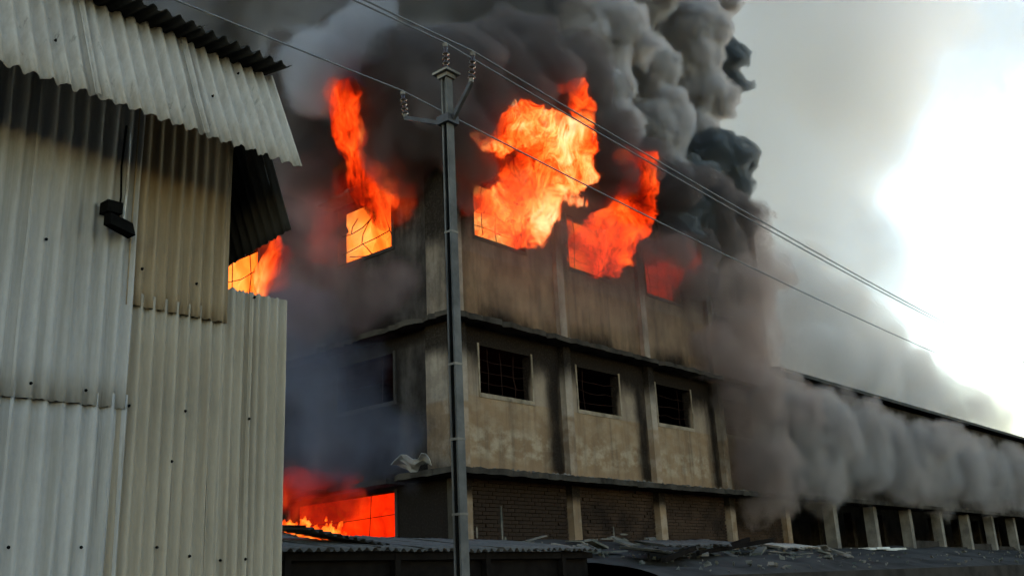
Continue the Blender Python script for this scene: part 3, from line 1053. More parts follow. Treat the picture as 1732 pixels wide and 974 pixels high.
# ------------------------------------------------------------------ the low open shed in front of the factory
ly0, ly1 = -4.0, -1.6
xl0, xl1 = on_y(470, 930, ly0)[0], on_y(1012, 930, ly0)[0]
low = empty('low_shed', (xl0, ly0, 0), 'low dark lean-to with scalloped corrugated roof edge below the factory', 'shed')
z0 = on_y(700, 928, ly0)[2]
PL = 0.15
ws_ = PL * 6
k = 0
x = xl0
while x < xl1 - 0.2:
    tilt = random.uniform(-0.012, 0.012)
    rd = np.array([0, 1, 0.14 + tilt]); rd /= np.linalg.norm(rd)
    nr_ = np.array([0, -rd[2], rd[1]])
    sheet('roof_sheet', (x, ly0 + random.uniform(-0.06, 0.03), z0 + 0.005 * (k % 2) + random.uniform(-0.012, 0.012)), (1, 0, 0), rd, min(ws_, xl1 - x), 2.4, PL, 0.028, M['sheet_low'], low, nr_, nl=4, rag=0.02)
    x += ws_ - 0.05
    k += 1
for px_ in np.arange(xl0 + 0.2, xl1, 1.9):
    mb = MB(); mb.box((px_, ly0 + 0.12, 0), (px_ + 0.1, ly0 + 0.22, z0 - 0.05)); mb.build('post', M['wood'], low)
mb = MB(); mb.bar((xl0, ly0 + 0.17, z0 - 0.09), (xl1, ly0 + 0.17, z0 - 0.09), 0.08, 0.1); mb.build('beam', M['wood'], low)
mb = MB(); mb.box((xl0, ly1 + 0.5, 0), (xl1, ly1 + 0.62, z0 + 0.25)); mb.build('back_wall', M['wood'], low)
mb = MB(); mb.box((xl0, ly0 + 0.26, 0), (xl1, ly0 + 0.3, z0 - 0.02)); mb.build('front_boarding', M['wood'], low)
mb = MB(); mb.box((xl1 - 0.08, ly0 + 0.31, 0), (xl1 - 0.02, ly1 + 0.48, z0 + 0.02)); mb.build('side_boarding', M['wood'], low)

# burning fallen sheet lying on the low roof
pa, pb = on_y(470, 890, -3.0), on_y(612, 919, -3.0)
ac = pb - pa; LL = np.linalg.norm(ac); ac /= LL
fs = sheet('fallen_sheet', pa + np.array([0, 0.5, 0.05]), ac, (0, -1, -0.1), LL, 1.1, 0.15, 0.025, M['sheet_black'], None, (ac[2] * -1, 0, ac[0]), nl=2, rag=0.03)
tag(fs, 'charred fallen roof sheet sloping beside the corrugated fence, burning along its top', 'roof sheet')

# ------------------------------------------------------------------ rubble on the bank
def bank_z(x, y):
    t = max(0, (y + 5.2) / 5.8)
    return 1.75 + 0.95 * t ** 0.8 + 0.18 * math.exp(-((x - 4) / 3.0) ** 2) * t


rub = MB()
for _ in range(380):
    x = 0.4 + abs(random.gauss(0, 1)) * 9 if random.random() < 0.6 else random.uniform(0.2, 45)
    y = random.uniform(-5.0, -0.4)
    z = bank_z(x, y)
    s = random.uniform(0.02, 0.07) * (1.8 if random.random() < 0.15 else 1)
    pts = [(x + random.uniform(-s, s), y + random.uniform(-s, s), z + random.uniform(-0.3, 0.8) * s) for _ in range(4)]
    pts += [(p[0] + random.uniform(-s, s) * 0.3, p[1] + random.uniform(-s, s) * 0.3, p[2] + s * 0.6) for p in pts]
    rub.add(pts, [(0, 3, 2, 1), (4, 5, 6, 7), (0, 1, 5, 4), (1, 2, 6, 5), (2, 3, 7, 6), (3, 0, 4, 7)])
for _ in range(70):
    x, y = random.uniform(0.5, 13), random.uniform(-3.8, -0.5)
    a_, l_ = random.uniform(0, 3.14), random.uniform(0.3, 1.0)
    z = bank_z(x, y) + random.uniform(0.02, 0.12)
    rub.bar((x, y, z), (x + l_ * math.cos(a_), y + 0.6 * l_ * math.sin(a_), z + random.uniform(-0.05, 0.18)), random.uniform(0.05, 0.22), random.uniform(0.02, 0.05))
tag(rub.build('rubble', M['ash']), 'broken masonry strewn over the ash bank', 'rubble', kind='stuff')

pieces = [((1.2, -3.2), 12, 1.5, 0.9, 'sheet_low', 'broken corrugated sheet beside the end of the lean-to roof'),
          ((2.9, -2.4), -20, 1.8, 1.0, 'sheet_low', 'tilted broken sheet on the rubble under the first brick panel'),
          ((6.0, -1.9), 8, 2.2, 1.0, 'sheet_low', 'long collapsed sheet lying below the second ground pilaster'),
          ((9.3, -1.6), -14, 1.7, 1.0, 'sheet_skirt', 'pale collapsed sheet below the third brick panel')]
for (x, y), rz, w_, l_, mt, lb in pieces:
    a_ = RAD(rz)
    ac = np.array([math.cos(a_), math.sin(a_), random.uniform(-0.12, 0.12)]); ac /= np.linalg.norm(ac)
    dn_ = np.array([math.sin(a_), -math.cos(a_), -0.16]); dn_ /= np.linalg.norm(dn_)
    nr_ = np.cross(dn_, ac); nr_ = nr_ if nr_[2] > 0 else -nr_
    o = sheet('broken_sheet', (x, y, bank_z(x, y) + 0.22), ac, dn_, w_, l_, 0.15, 0.026, M[mt], None, nr_, nl=3, rag=0.08)
    tag(o, lb, 'roof sheet', 'broken sheets on the rubble')
p = on_y(1462, 934, -1.4); q = on_y(1535, 936, -1.4)
mb = MB()
for i in range(5):
    a_, b_ = p + (q - p) * i / 5, p + (q - p) * (i + 1.1) / 5
    mb.bar(a_ + np.array([0, 0.02 * i, 0.12 + 0.02 * (i % 2)]), b_ + np.array([0, random.uniform(-0.1, 0.1), 0.12 + 0.03 * (i % 2)]), 0.35, 0.07)
tag(mb.build('splintered_board', M['white_board']), 'pale splintered board lying on the ash before the warehouse columns', 'board')
for i, (x, y, l_, a_) in enumerate(((1.0, -4.3, 2.0, 0.25), (3.4, -3.6, 2.6, -0.15), (5.2, -3.0, 1.9, 0.1))):
    mb = MB(); z = bank_z(x, y) + 0.12
    mb.bar((x, y, z), (x + l_ * math.cos(a_), y + l_ * math.sin(a_), z + 0.25), 0.09)
    tag(mb.build('charred_beam', M['wood']), ('charred beam poking out by the lean-to roof end', 'middle charred beam lying on the rubble', 'charred beam nearest the second ground pilaster')[i], 'beam', 'charred beams on the rubble')

# ------------------------------------------------------------------ utility pole and wires
PX, PY = at_dist(766, 480, 12.5)[:2]
ptop = at_dist(753, 128, 12.5)[2]
pole = empty('utility_pole', (PX, PY, 0), 'slender concrete electricity pole standing in front of the factory corner', 'pole')
# prestressed concrete shaft, channelled on two sides
rings = []
for z, w, d in ((0, 0.07, 0.068), (ptop * 0.5, 0.064, 0.062), (ptop, 0.058, 0.056)):
    g_, e_ = 0.04, 0.026
    prof = [(-1, -1, 0, 0), (1, -1, 0, 0), (1, -1, 0, 1), (1, -1, 1, 1), (1, 1, 1, -1), (1, 1, 0, -1), (1, 1, 0, 0), (-1, 1, 0, 0), (-1, 1, 0, -1), (-1, 1, 1, -1), (-1, -1, 1, 1), (-1, -1, 0, 1)]
    rings.append([(PX + sx_ * (w - gx * g_), PY + sy_ * d + gy * e_, z) for sx_, sy_, gx, gy in prof])
vv = [p_ for r_ in rings for p_ in r_]
nr = 12
ff = [(nr * j + k, nr * j + (k + 1) % nr, nr * (j + 1) + (k + 1) % nr, nr * (j + 1) + k) for j in range(2) for k in range(nr)] + [tuple(reversed(range(nr))), tuple(range(2 * nr, 3 * nr))]
obj('shaft', vv, ff, M['pole'], pole)
mb = MB(); mb.tube([(PX - 0.055, PY + 0.01, 0.2), (PX - 0.052, PY + 0.012, 4.0), (PX - 0.046, PY, ptop - 0.7)], 0.018, 6); mb.build('earth_cable', M['black'], pole)
mb = MB(); mb.box((PX - 0.14, PY - 0.14, ptop), (PX + 0.14, PY + 0.14, ptop + 0.035)); mb.box((PX - 0.09, PY - 0.09, ptop - 0.06), (PX + 0.09, PY + 0.09, ptop - 0.002)); mb.build('cap', M['concrete'], pole)
for py_ in (395, 618, 745, 872):                             # steel bands
    z = at_dist(768, py_, 12.5)[2]
    w = 0.07 - 0.012 * z / ptop + 0.006; d = 0.068 - 0.012 * z / ptop + 0.006
    mb = MB(); mb.box((PX - w, PY - d, z), (PX + w, PY + d, z + 0.03)); mb.build('band', M['concrete'], pole)
zc = at_dist(757, 205, 12.5)[2]
mb = MB(); mb.box((PX - 0.11, PY - 0.11, zc - 0.06), (PX + 0.11, PY + 0.11, zc + 0.06)); mb.build('clamp', M['steel'], pole)
A_L = at_dist(686, 198, 12.5)
A_R = at_dist(797, 138, 12.5)
# the arms stand square to the line of the wires
AL = np.array([PX, PY + 0.0, 0]); 
def arm_tip(px_, py_):
    return on_x(px_, py_, PX)
tL, tR = arm_tip(686, 200), arm_tip(797, 140)
for tp in (tL, tR):
    mb = MB(); mb.bar((PX, PY + (0.1 if tp[1] > PY else -0.1), zc), tp, 0.05, 0.06); mb.build('cross_arm', M['steel'], pole)


def insulator(base, parent, h=0.44, lean=(0, 0, 1)):
    mb = MB()
    prof = [(0.02, 0)]
    for i in range(4):
        z = 0.06 + i * 0.075
        prof += [(0.022, z), (0.05, z + 0.012), (0.047, z + 0.026), (0.022, z + 0.045)]
    prof += [(0.032, 0.40), (0.02, h)]
    mb.lathe(prof, base, lean, 14)
    o = mb.build('insulator', M['porcelain'], parent, True)
    for zz, r_ in ((0.0, 0.034), (h - 0.05, 0.036)):
        k = MB(); ax = np.array(lean) / np.linalg.norm(lean)
        k.lathe([(r_, 0), (r_, 0.05), (r_ * 0.6, 0.07)], np.array(base) + ax * zz, lean, 10)
        k.build('metal_cap', M['concrete'], o)
    return np.array(base) + np.array(lean) / np.linalg.norm(lean) * (h + 0.02)


topw = insulator((PX, PY, ptop + 0.036), pole, 0.46)
lw = insulator(tL, pole, 0.44, (0, 0.12, 1))
rw = insulator(tR, pole, 0.44, (0, -0.12, 1))
for side, nxt in (('out', 1),):
    pass
span = 46.0
lbls = ('topmost overhead wire, resting on the insulator at the pole top', 'lower overhead wire carried by the left arm of the pole', 'overhead wire carried by the right arm of the pole')
for w, lb, dyr, dyl in ((topw, lbls[0], 0.0, 0.0), (lw, lbls[1], 0.0, 0.0), (rw, lbls[2], 0.0, 0.0)):
    pts = []
    for d, end in ((-1, -span), (1, span)):
        seg = []
        for i in range(25):
            t = i / 24
            sag = 0.55 * 4 * t * (1 - t)
            seg.append(w + np.array([end * t, (0.4 if d > 0 else 0.0) * t, -sag]))
        pts = (seg[::-1] if d < 0 else pts + seg[1:])
    mb = MB(); mb.tube(pts, 0.013, 5)
    tag(mb.build('power_line', M['wire'], None, True), lb, 'wire', 'overhead wires')

# ------------------------------------------------------------------ fire
HOT = [(0.30, (0.35, 0.008, 0.0)), (0.40, (0.85, 0.04, 0.002)), (0.49, (1.05, 0.11, 0.006)), (0.57, (1.15, 0.24, 0.02)), (0.66, (1.2, 0.52, 0.09)), (0.76, (1.2, 0.9, 0.35))]
WARM = [(0.32, (0.30, 0.008, 0.001)), (0.44, (0.62, 0.022, 0.002)), (0.56, (0.92, 0.055, 0.004)), (0.68, (1.05, 0.13, 0.01)), (0.8, (1.1, 0.36, 0.05))]
DULL = [(0.35, (0.02, 0.002, 0.001)), (0.48, (0.16, 0.006, 0.003)), (0.6, (0.45, 0.018, 0.006)), (0.74, (0.85, 0.09, 0.015))]
ROOM = [(0.28, (1.6, 0.07, 0.004)), (0.42, (2.2, 0.20, 0.012)), (0.54, (2.4, 0.44, 0.04)), (0.68, (2.6, 0.8, 0.16)), (0.8, (2.6, 1.1, 0.4))]
RED = [(0.3, (0.3, 0.005, 0.001)), (0.42, (0.8, 0.014, 0.001)), (0.54, (1.4, 0.035, 0.002)), (0.7, (1.9, 0.10, 0.008))]
YEL = (1.25, 0.78, 0.2)
M['fire_hot'] = mat_fire('fire_hot', HOT, 1.8, 6.0, fil=YEL)
M['fire_warm'] = mat_fire('fire_warm', WARM, 1.6, 4.5, cut=(0.4, 0.55), fil=(1.15, 0.4, 0.06))
M['fire_dull'] = mat_fire('fire_dull', DULL, 1.8, 3.0, cut=(0.5, 0.62))
M['fire_room'] = mat_fire('fire_room', ROOM, 1.1, 6.0, cut=(0.3, 0.5), skin=0.4, dist=0.8)
M['fire_red'] = mat_fire('fire_red', RED, 1.2, 4.0, cut=(0.3, 0.5), skin=0.4, dist=0.8)
M['fire_tongue'] = mat_fire('fire_tongue', [(0.28, (0.5, 0.02, 0.001)), (0.42, (0.95, 0.07, 0.004)), (0.55, (1.1, 0.15, 0.01)), (0.7, (1.15, 0.3, 0.03))], 1.2, 4.0, stretch=(1.3, 1.3, 0.3))
M['fire_small'] = mat_fire('fire_small', HOT, 5.0, 14.0, gain=2.4)
M['front'] = mat_front()
GAS = [(0.0, (0.06, 0.002, 0.001)), (0.2, (0.55, 0.014, 0.001)), (0.36, (1.6, 0.06, 0.004)), (0.5, (2.3, 0.17, 0.012)), (0.66, (2.6, 0.42, 0.05)), (0.82, (2.6, 0.95, 0.25)), (1.0, (2.6, 1.4, 0.7))]
GAS_DULL = [(0.0, (0.02, 0.001, 0.001)), (0.3, (0.16, 0.006, 0.003)), (0.55, (0.5, 0.02, 0.006)), (0.8, (0.95, 0.10, 0.015)), (1.0, (1.1, 0.3, 0.04))]


def chain(lst, n=3):
    """fill in between consecutive entries so that a tongue tapers smoothly"""
    out = []
    for p, q in zip(lst[:-1], lst[1:]):
        for i in range(n):
            t = i / n
            out.append(tuple(a + (b - a) * t for a, b in zip(p, q)))
    return out + [lst[-1]]


def balls_y(lst):
    """[(px, py, radius px, plane y)] -> balls in the scene"""
    out = []
    for px_, py_, r_, y0 in lst:
        c = on_y(px_, py_, y0)
        out.append((c, r_ / 1691.54 * float(np.dot(c - EYE, AX_F))))
    return out


def balls_x(lst):
    out = []
    for px_, py_, r_, x0 in lst:
        c = on_x(px_, py_, x0)
        out.append((c, r_ / 1691.54 * float(np.dot(c - EYE, AX_F))))
    return out


def fire(loc, label):
    return empty('fire', loc, label, 'fire', 'fires bursting from the factory')


def bed(parent, lo, hi, mat, n=0, seed=1, r=0.34, h=0.08):
    """fire filling the room just behind a window"""
    rr = np.random.RandomState(seed)
    b = []
    sp = [max(2, int((hi[k] - lo[k]) / 0.42) + 1) for k in range(3)]
    for i in range(sp[0]):
        for j in range(sp[1]):
            for k in range(sp[2]):
                c = [lo[q] + (hi[q] - lo[q]) * (e / (sp[q] - 1)) + rr.uniform(-0.08, 0.08) for q, e in enumerate((i, j, k))]
                b.append((np.array(c), r * rr.uniform(0.85, 1.15)))
    return blob('flame_bed', b, h, mat, parent, namp=0.06, ncell=6, seed=seed)


def fog_group(voxel, band):
    g = bpy.data.node_groups.new('smoke_fog', 'GeometryNodeTree')
    g.interface.new_socket('Geometry', in_out='INPUT', socket_type='NodeSocketGeometry')
    g.interface.new_socket('Geometry', in_out='OUTPUT', socket_type='NodeSocketGeometry')
    i, o = g.nodes.new('NodeGroupInput'), g.nodes.new('NodeGroupOutput')
    v = g.nodes.new('GeometryNodeMeshToVolume')
    v.resolution_mode = 'VOXEL_SIZE'
    v.inputs['Density'].default_value = 1.0
    v.inputs['Voxel Size'].default_value = voxel
    v.inputs['Interior Band Width'].default_value = band
    sm_ = g.nodes.new('GeometryNodeSetMaterial')
    g.links.new(i.outputs[0], v.inputs[0])
    g.links.new(v.outputs[0], sm_.inputs[0])
    g.links.new(sm_.outputs[0], o.inputs[0])
    return g, sm_


def make_fog(o, mat, voxel, band):
    g, sm_ = fog_group(voxel, band)
    sm_.inputs['Material'].default_value = mat
    md = o.modifiers.new('fog', 'NODES')
    md.node_group = g
    return o


def tongue(parent, balls, gas, namp=0.2, ncell=9, seed=1, grow_by=0.14, edge=0.34, h=0.06):
    """a flame: its thin luminous front and the burning gas within; also firelit smoke, its glow emitted"""
    bb = [(c, r_ + grow_by) for c, r_ in balls]
    f_ = blob('flame', bb, h, M['front'], parent, namp=namp, ncell=ncell, seed=seed)
    B = 3.0 * max(r_ for c, r_ in bb)
    stops, kw = gas
    mt = mat_gas('flame_or_glow', stops, mul=B / edge, **kw)
    o = bpy.data.objects.new('flame_glow_gas', f_.data.copy())
    o.data.materials.clear(); o.data.materials.append(mt)
    COL.objects.link(o)
    o.parent = parent
    make_fog(o, mt, 0.065, B)
    tag(o, kind='stuff')


f1 = fire((0.6, 2.8, 9.6), 'orange fire in the left facade window with one tall thin flame rising')
bed(f1, (0.75, 1.6, 9.5), (1.2, 4.0, 11.1), M['fire_room'], 40, 3)
tongue(f1, balls_x(chain([(650, 352, 26, 0.1), (632, 325, 25, -0.3), (614, 295, 20, -0.7), (599, 262, 18, -1.1), (588, 230, 17, -1.5), (582, 200, 16, -1.8), (584, 176, 20, -2.0), (592, 160, 15, -2.1)], 5)
     + chain([(660, 335, 20, 0.0), (645, 305, 16, -0.4), (622, 275, 9, -0.8)], 4) + chain([(584, 180, 12, -2.0), (572, 162, 8, -2.0), (570, 150, 6, -2.0)], 3)),
       (GAS, dict(dens=4.0, hot=-0.22, erode=0.9, sc=2.2, stretch=(1.2, 1.2, 0.4))), namp=0.15, seed=11, grow_by=0.15, edge=0.32)

tongue(f1, balls_x([(600, 330, 46, -0.4), (560, 350, 40, -0.4), (670, 340, 40, -0.3), (640, 290, 44, -0.5), (550, 420, 36, -0.4), (620, 180, 30, -1.0)]), (GAS_DULL, dict(dens=0.8, hot=0.0, sc=1.0, hi=1.0)), namp=0.2, seed=27, edge=0.7)  # smoke lit by the fire round the window, glow put in as emission

f2 = fire((1.8, -0.3, 9.6), 'biggest yellow-orange fireball rolling out of the window beside the pole')
bed(f2, (0.7, 0.55, 9.45), (2.8, 1.0, 11.1), M['fire_hot'], 40, 5)
tongue(f2, balls_y(chain([(838, 356, 32, 0.0), (870, 366, 30, -0.1), (900, 358, 32, -0.6), (925, 340, 36, -0.9), (945, 310, 36, -1.1), (958, 270, 38, -1.3), (938, 240, 38, -1.5), (905, 225, 30, -1.5), (872, 216, 26, -1.5), (848, 235, 22, -1.3)], 3)
     + chain([(965, 250, 26, -1.3), (980, 222, 20, -1.3), (976, 190, 14, -1.3), (970, 160, 8, -1.3), (972, 140, 4, -1.3)], 4)
     + chain([(870, 345, 34, -0.2), (905, 300, 36, -0.8), (930, 262, 30, -1.1)], 3) + chain([(845, 335, 24, -0.3), (852, 312, 14, -0.6)], 2)),
       (GAS, dict(dens=5.0, hot=-0.03, erode=1.05, sc=2.8)), namp=0.34, ncell=8, seed=21, edge=0.42, grow_by=0.2)

tongue(f2, balls_y([(790, 330, 30, -0.2), (800, 300, 34, -0.3), (850, 290, 40, -0.4), (830, 260, 40, -0.5)]), (GAS_DULL, dict(dens=1.2, hot=-0.05, sc=1.2, hi=0.9)), namp=0.2, seed=25, edge=0.6)  # firelit smoke left of the fireball, its red glow painted as emission

f3 = fire((5.3, -0.3, 9.6), 'deep orange fire sweeping up from the second window right of the pole')
bed(f3, (4.3, 0.5, 9.45), (6.3, 0.9, 11.1), M['fire_warm'], 36, 7)
tongue(f3, balls_y(chain([(985, 420, 28, 0.0), (1015, 430, 30, -0.1), (1040, 410, 30, -0.3), (1060, 375, 30, -0.5), (1076, 340, 26, -0.6), (1084, 308, 20, -0.6), (1075, 280, 13, -0.6), (1060, 262, 6, -0.6)], 4)
     + chain([(1000, 395, 22, 0.0), (1040, 375, 24, -0.3), (1058, 330, 14, -0.5)], 3)),
       (GAS, dict(dens=3.4, hot=-0.3, erode=1.05, sc=2.6)), namp=0.34, ncell=8, seed=31, edge=0.42, grow_by=0.2)

f4 = fire((8.8, -0.2, 9.6), 'dull red fire glowing through smoke in the third window right of the pole')
bed(f4, (8.0, 0.5, 9.45), (9.8, 0.9, 10.9), M['fire_dull'], 30, 9)
tongue(f4, balls_y(chain([(1110, 482, 16, 0.0), (1128, 470, 18, -0.1), (1148, 455, 20, -0.2), (1158, 432, 16, -0.3), (1150, 412, 9, -0.3)], 4) + chain([(1112, 455, 12, 0), (1120, 430, 6, -0.1)], 3)),
       (GAS_DULL, dict(dens=1.6, hot=-0.3, erode=1.0)), namp=0.22, ncell=8, seed=41, edge=0.45, grow_by=0.2)

f5 = fire((0.6, 8.2, 9.6), 'fire in the window glimpsed between the fence top and the shed')
bed(f5, (0.75, 7.0, 9.5), (1.2, 9.4, 11.1), M['fire_room'], 40, 13)
tongue(f5, balls_x(chain([(448, 480, 14, 0.0), (455, 455, 16, -0.2), (462, 425, 12, -0.3), (470, 405, 6, -0.3)], 4)),
       (GAS, dict(dens=4.0, hot=0.0, sc=2.0, stretch=(1.2, 1.2, 0.4))), namp=0.14, ncell=8, seed=15, grow_by=0.1, edge=0.24)

tongue(f5, balls_x([(470, 470, 30, -0.3), (465, 430, 30, -0.4)]), (GAS_DULL, dict(dens=1.0, hot=0.0, sc=1.0, hi=1.0)), namp=0.2, seed=29, edge=0.6)  # glow of firelit smoke beside this window, painted as emitting gas

f6 = fire((0.6, 2.8, 2.9), 'flat red glow filling the ground-floor window above the lean-to')
bed(f6, (0.7, 1.4, 2.7), (1.3, 6.0, 3.9), M['fire_red'], 50, 17)
tongue(f6, balls_x([(590, 838, 36, -0.4), (555, 850, 48, -0.5), (520, 845, 50, -0.7), (500, 830, 46, -0.8)]), (GAS_DULL, dict(dens=2.2, hot=-0.05, sc=0.8, hi=0.9)), namp=0.2, seed=19, edge=0.7)  # dark red smoke left of the window, firelight given as its own emission

f7 = fire(tuple(pa), 'row of small yellow flames licking along the charred fallen sheet')
lst = []
for i in range(34):
    t = random.uniform(0.12, 1.0)
    b_ = pa + (pb - pa) * t + np.array([0, 0.3, 0.06])
    hh = random.uniform(0.08, 0.28) * (1.0 if 0.35 < t < 0.9 else 0.5)
    for q in range(6):
        lst.append((b_ + np.array([random.uniform(-0.015, 0.015) + 0.05 * q / 5, 0, hh * q / 5]), 0.065 * (1 - q / 6.2)))
blob('flame', lst, 0.016, M['fire_small'], f7, namp=0.02, ncell=6, seed=23)

# ------------------------------------------------------------------ smoke
def smoke(label, balls, h, kind_, voxel=None, edge=0.5, **kw):
    col, dens, mk = SMK[kind_]
    B = 3.2 * max(r_ for c, r_ in balls)
    mat = mat_smoke('smoke_' + kind_, col, dens, mul=B / edge, **mk)
    balls = [(c, r_ + edge * mk.get('erode', 0.5) * 0.32) for c, r_ in balls]
    o = blob('smoke', balls, h, mat, None, **kw)
    make_fog(o, mat, voxel or h * 1.3, B)
    tag(o, label, 'smoke', kind='stuff')
    return o


SMK = {
    'dark': ((0.48, 0.475, 0.50), 2.4, dict(sc=0.9, erode=0.85, detail=5, step=0.6, rough=0.66)),
    'front': ((0.20, 0.17, 0.16), 2.6, dict(sc=1.2, erode=0.85, detail=5, step=0.5, rough=0.67)),
    'black': ((0.22, 0.235, 0.245), 6.0, dict(sc=2.2, erode=1.0, detail=5, hi=0.45, step=0.3, rough=0.68)),
    'grey': ((0.64, 0.60, 0.585), 5.0, dict(sc=2.0, erode=1.05, detail=6, hi=0.5, step=0.3, rough=0.70)),
    'brown': ((0.47, 0.385, 0.35), 1.3, dict(sc=1.1, erode=1.0, detail=5, step=0.45, rough=0.68)),
    'veil': ((0.92, 0.915, 0.92), 0.07, dict(aniso=0.3, sc=0.09, erode=0.8, detail=5, rough=0.66)),
    'bank': ((0.74, 0.70, 0.67), 0.36, dict(aniso=0.3, sc=0.32, erode=0.8, detail=5, rough=0.68)),
    'low': ((0.45, 0.405, 0.38), 1.0, dict(aniso=0.3, sc=1.3, erode=1.1, detail=6, stretch=(1.0, 1.0, 0.42), hi=0.8, step=0.4, rough=0.68)),
    'film': ((0.50, 0.47, 0.45), 0.75, dict(aniso=0.3, sc=0.7, erode=0.7, hi=1.0, detail=5, step=0.5, stretch=(1, 1, 0.5))),
    'wisp': ((0.84, 0.87, 0.91), 0.018, dict(aniso=0.2, sc=0.07, erode=0.9, hi=1.0, detail=5, rough=0.68)),
    'soft': ((0.46, 0.37, 0.325), 0.09, dict(aniso=0.2, sc=0.5, erode=0.6, hi=1.0, detail=4)),
    'blue': ((0.26, 0.29, 0.39), 0.5, dict(aniso=0.2, sc=0.55, erode=0.85, hi=1.0, detail=4)),
    'haze': ((0.46, 0.36, 0.36), 0.45, dict(aniso=0.2, sc=0.55, erode=0.8, hi=1.0, detail=4)),
}

# the great dark mass over the roof
smoke('dark mass of smoke rolling above the factory roof',
      balls_y([(560, 60, 150, 6), (700, 20, 170, 5), (840, 30, 150, 3.5), (620, -120, 190, 6), (800, -140, 190, 5), (950, 40, 110, 2.5), (430, -60, 170, 8), (980, -110, 150, 3), (720, 130, 80, 3.2), (860, 120, 70, 2.2), (590, 150, 60, 5), (330, 60, 160, 10), (470, 150, 130, 12), (480, 280, 110, 14), (560, 120, 80, 2.0), (520, 190, 90, 12), (545, 95, 60, 1.0), (520, 150, 50, 1.5), (600, 70, 60, 0.5)]),
      0.22, 'dark', 0.3, 1.0, namp=0.35, ncell=9, seed=51, buds=[(9, 0.3, 0.5)])
# black smoke hugging the upper wall between the flames
smoke('black smoke hugging the upper factory wall around the flames',
      balls_y([(800, 180, 80, -0.5), (780, 250, 56, -0.7), (850, 150, 70, -0.4), (920, 150, 70, -0.4), (1010, 250, 55, -0.3), (1030, 300, 50, -0.2), (1110, 350, 46, 0.2), (1010, 330, 36, -0.1), (760, 120, 80, -0.6), (880, 90, 70, -0.6), (1120, 400, 36, 0.1), (1175, 420, 44, -0.3), (1170, 370, 44, 0.0), (790, 300, 30, -0.4), (1050, 260, 40, 0.2), (1215, 400, 40, -0.2), (990, 160, 50, -0.4), (960, 110, 60, -0.4), (820, 110, 70, -0.6), (1090, 280, 40, -0.6), (1150, 320, 44, -0.6), (1040, 230, 44, -0.7), (950, 390, 20, -0.1), (1090, 430, 24, -0.1), (1180, 470, 30, -0.7), (1150, 420, 26, -0.9), (1240, 370, 44, -0.3), (1200, 340, 44, -0.5), (780, 330, 26, -0.3)])
      + balls_x([(700, 230, 66, -0.8), (660, 180, 70, -0.4), (620, 190, 60, -0.2), (540, 200, 70, -0.6), (520, 280, 60, -1.0), (690, 290, 40, -0.5), (550, 290, 45, -0.8), (600, 110, 80, -0.5), (700, 120, 80, -1.0), (650, 250, 50, -0.9), (640, 130, 70, -0.6), (740, 180, 50, -1.2), (500, 160, 80, -0.8)]),
      0.12, 'front', 0.16, 0.6, namp=0.2, ncell=8, seed=55, buds=[(7, 0.3, 0.5)])
# lit cauliflower column
smoke('pale grey billows rising right of the fireball',
      balls_y([(1010, 60, 70, 0.4), (1015, 150, 55, 0.2), (1045, 215, 40, -0.2), (1080, 120, 65, 1.0), (1130, 60, 80, 1.6), (1150, 150, 70, 1.6), (1105, 225, 60, 0.6), (1160, 230, 48, 1.4), (1125, 300, 42, 0.2), (1060, -30, 90, 1.2), (1170, -40, 80, 2), (1010, -60, 80, 0.8), (1150, 330, 24, 0.2)]),
      0.085, 'grey', 0.09, 0.8, namp=0.14, ncell=7, seed=61, buds=[(10, 0.3, 0.48), (4, 0.35, 0.5)])
smoke('dark knot of smoke jutting from the billows toward the bright sky',
      balls_y([(1215, 100, 38, 1.6), (1225, 140, 32, 1.5), (1205, 165, 22, 1.4), (1200, 75, 26, 1.6)]), 0.06, 'black', 0.07, 0.6, namp=0.14, ncell=8, seed=71, buds=[(9, 0.3, 0.5)])
smoke('teal-black smoke ball above the last top-floor windows',
      balls_y([(1205, 270, 52, 0.4), (1240, 270, 40, 0.5), (1180, 315, 44, 0.0), (1230, 315, 36, 0.3), (1160, 350, 40, -0.2), (1145, 390, 32, -0.3), (1180, 380, 32, -0.2), (1215, 350, 30, 0.0)]), 0.06, 'black', 0.07, 0.6, namp=0.14, ncell=8, seed=81, buds=[(9, 0.28, 0.48)])
# the brown veil over the end of the factory
smoke('brown smoke curling round the far end of the factory',
      balls_y([(1255, 395, 52, 0.2), (1265, 450, 58, 0.0), (1245, 510, 66, -0.2), (1245, 580, 72, -0.3), (1250, 650, 74, -0.4), (1225, 430, 40, -0.3), (1265, 710, 64, -0.5), (1285, 775, 60, -0.6), (1300, 825, 50, -0.7), (1285, 870, 26, -0.7), (1210, 600, 50, -0.5), (1330, 700, 60, -0.6)]),
      0.08, 'brown', 0.105, 0.8, namp=0.15, ncell=9, seed=91, buds=[(8, 0.3, 0.45)])
# smoke pouring out over the warehouse front
lst = []
for i in range(150):
    t = random.random() ** 0.85
    px_ = 1285 + 490 * t
    top, bot = 655 + 0.286 * (px_ - 1320), 842 + 0.03 * (px_ - 1320)
    lst.append((px_, top + (bot - top) * random.random() ** 1.15, random.uniform(14, 42) * (1 - 0.4 * t), random.uniform(-1.2, -0.3)))
smoke('grey smoke rolling along the warehouse front', balls_y(lst), 0.12, 'low', 0.14, 0.8, namp=0.25, ncell=9, seed=101, buds=[(3, 0.3, 0.5)])
lst = []
for i in range(12):
    px_ = 1300 + 42 * i
    lst += [(px_, 690 + 0.27 * (px_ - 1320), 46 - 1.6 * i, -0.5), (px_, 770 + 0.12 * (px_ - 1320), 54 - 2 * i, -0.7)]
smoke('faint smoke film over the whole warehouse wall', balls_y(lst), 0.16, 'film', 0.22, 0.9, namp=0.2, ncell=8, seed=105)
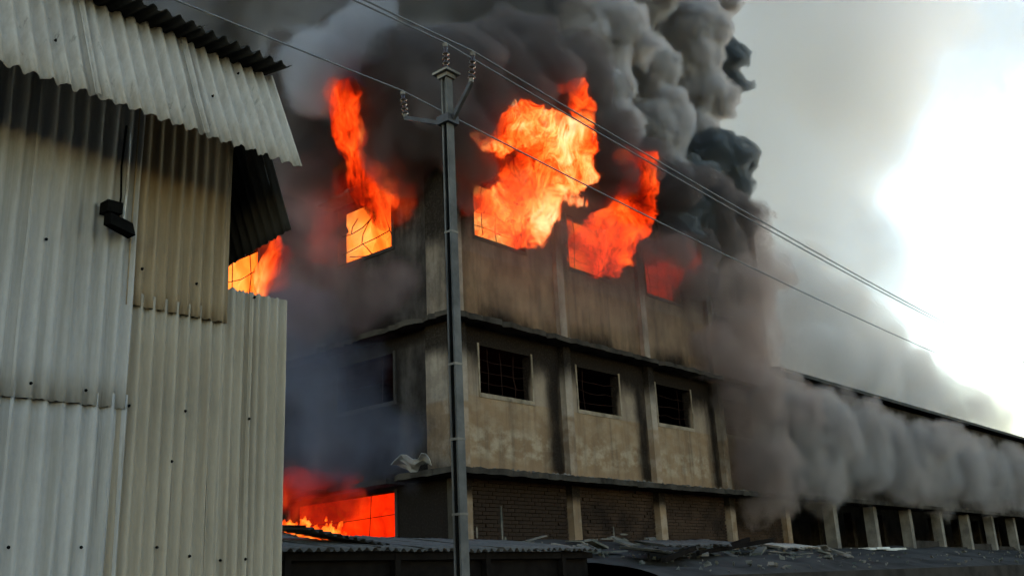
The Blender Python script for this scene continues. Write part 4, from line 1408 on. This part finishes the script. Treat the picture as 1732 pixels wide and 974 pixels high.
# thin drifting veil behind
smoke('thin pale smoke drifting across the sky behind the warehouse',
      balls_y([(1200, 450, 280, 40), (1250, 200, 290, 42), (1180, -50, 320, 42), (1340, 520, 240, 38), (1320, 60, 230, 44), (1050, 300, 260, 45), (1350, 380, 160, 40), (1400, 250, 130, 40), (1440, 80, 160, 42)]),
      0.8, 'veil', 1.2, 11.0, namp=1.8, ncell=7, seed=111, buds=[(8, 0.3, 0.5)])
smoke('pale wisps of smoke high in the sky at right', balls_y([(1560, 40, 170, 75), (1690, 130, 130, 75), (1480, 170, 120, 75), (1660, -60, 160, 75), (1760, 30, 120, 75)]),
      1.0, 'wisp', 1.6, 9.0, namp=2.0, ncell=7, seed=113, buds=[(6, 0.3, 0.5)])
smoke('brownish smoke bank lying low behind the warehouse roof',
      balls_y([(1330, 610, 100, 15), (1410, 640, 100, 15), (1500, 670, 90, 15), (1590, 700, 72, 15), (1670, 722, 56, 15), (1310, 530, 100, 16), (1385, 550, 76, 16), (1480, 590, 56, 16), (1560, 650, 50, 15), (1340, 460, 60, 16)]),
      0.4, 'bank', 0.5, 1.5, namp=0.8, ncell=7, seed=115, buds=[(8, 0.3, 0.5)])
smoke('thin brown smoke hanging before the right-hand facade', [((x_, -1.3, z_), 1.15) for x_ in np.arange(0.8, 14.5, 1.3) for z_ in (8.5, 9.6)], 0.16, 'soft', 0.25, 0.9, namp=0.25, ncell=8, seed=131)
# bluish haze before the left facade
smoke('bluish smoke drifting before the lower left facade',
      balls_x([(560, 700, 100, -1.2), (540, 620, 90, -1.2), (610, 750, 80, -1.0), (520, 560, 80, -1.4), (670, 740, 46, -0.9), (520, 780, 60, -1.2)]), 0.12, 'blue', 0.2, 1.3, namp=0.2, ncell=8, seed=121, buds=[(6, 0.3, 0.5)])
smoke('mauve smoke haze before the upper left facade',
      balls_x([(520, 500, 80, -1.4), (540, 420, 80, -1.3), (520, 330, 70, -1.3), (600, 500, 60, -1.0), (660, 480, 50, -0.8)]), 0.12, 'haze', 0.2, 1.3, namp=0.2, ncell=8, seed=125, buds=[(6, 0.3, 0.5)])
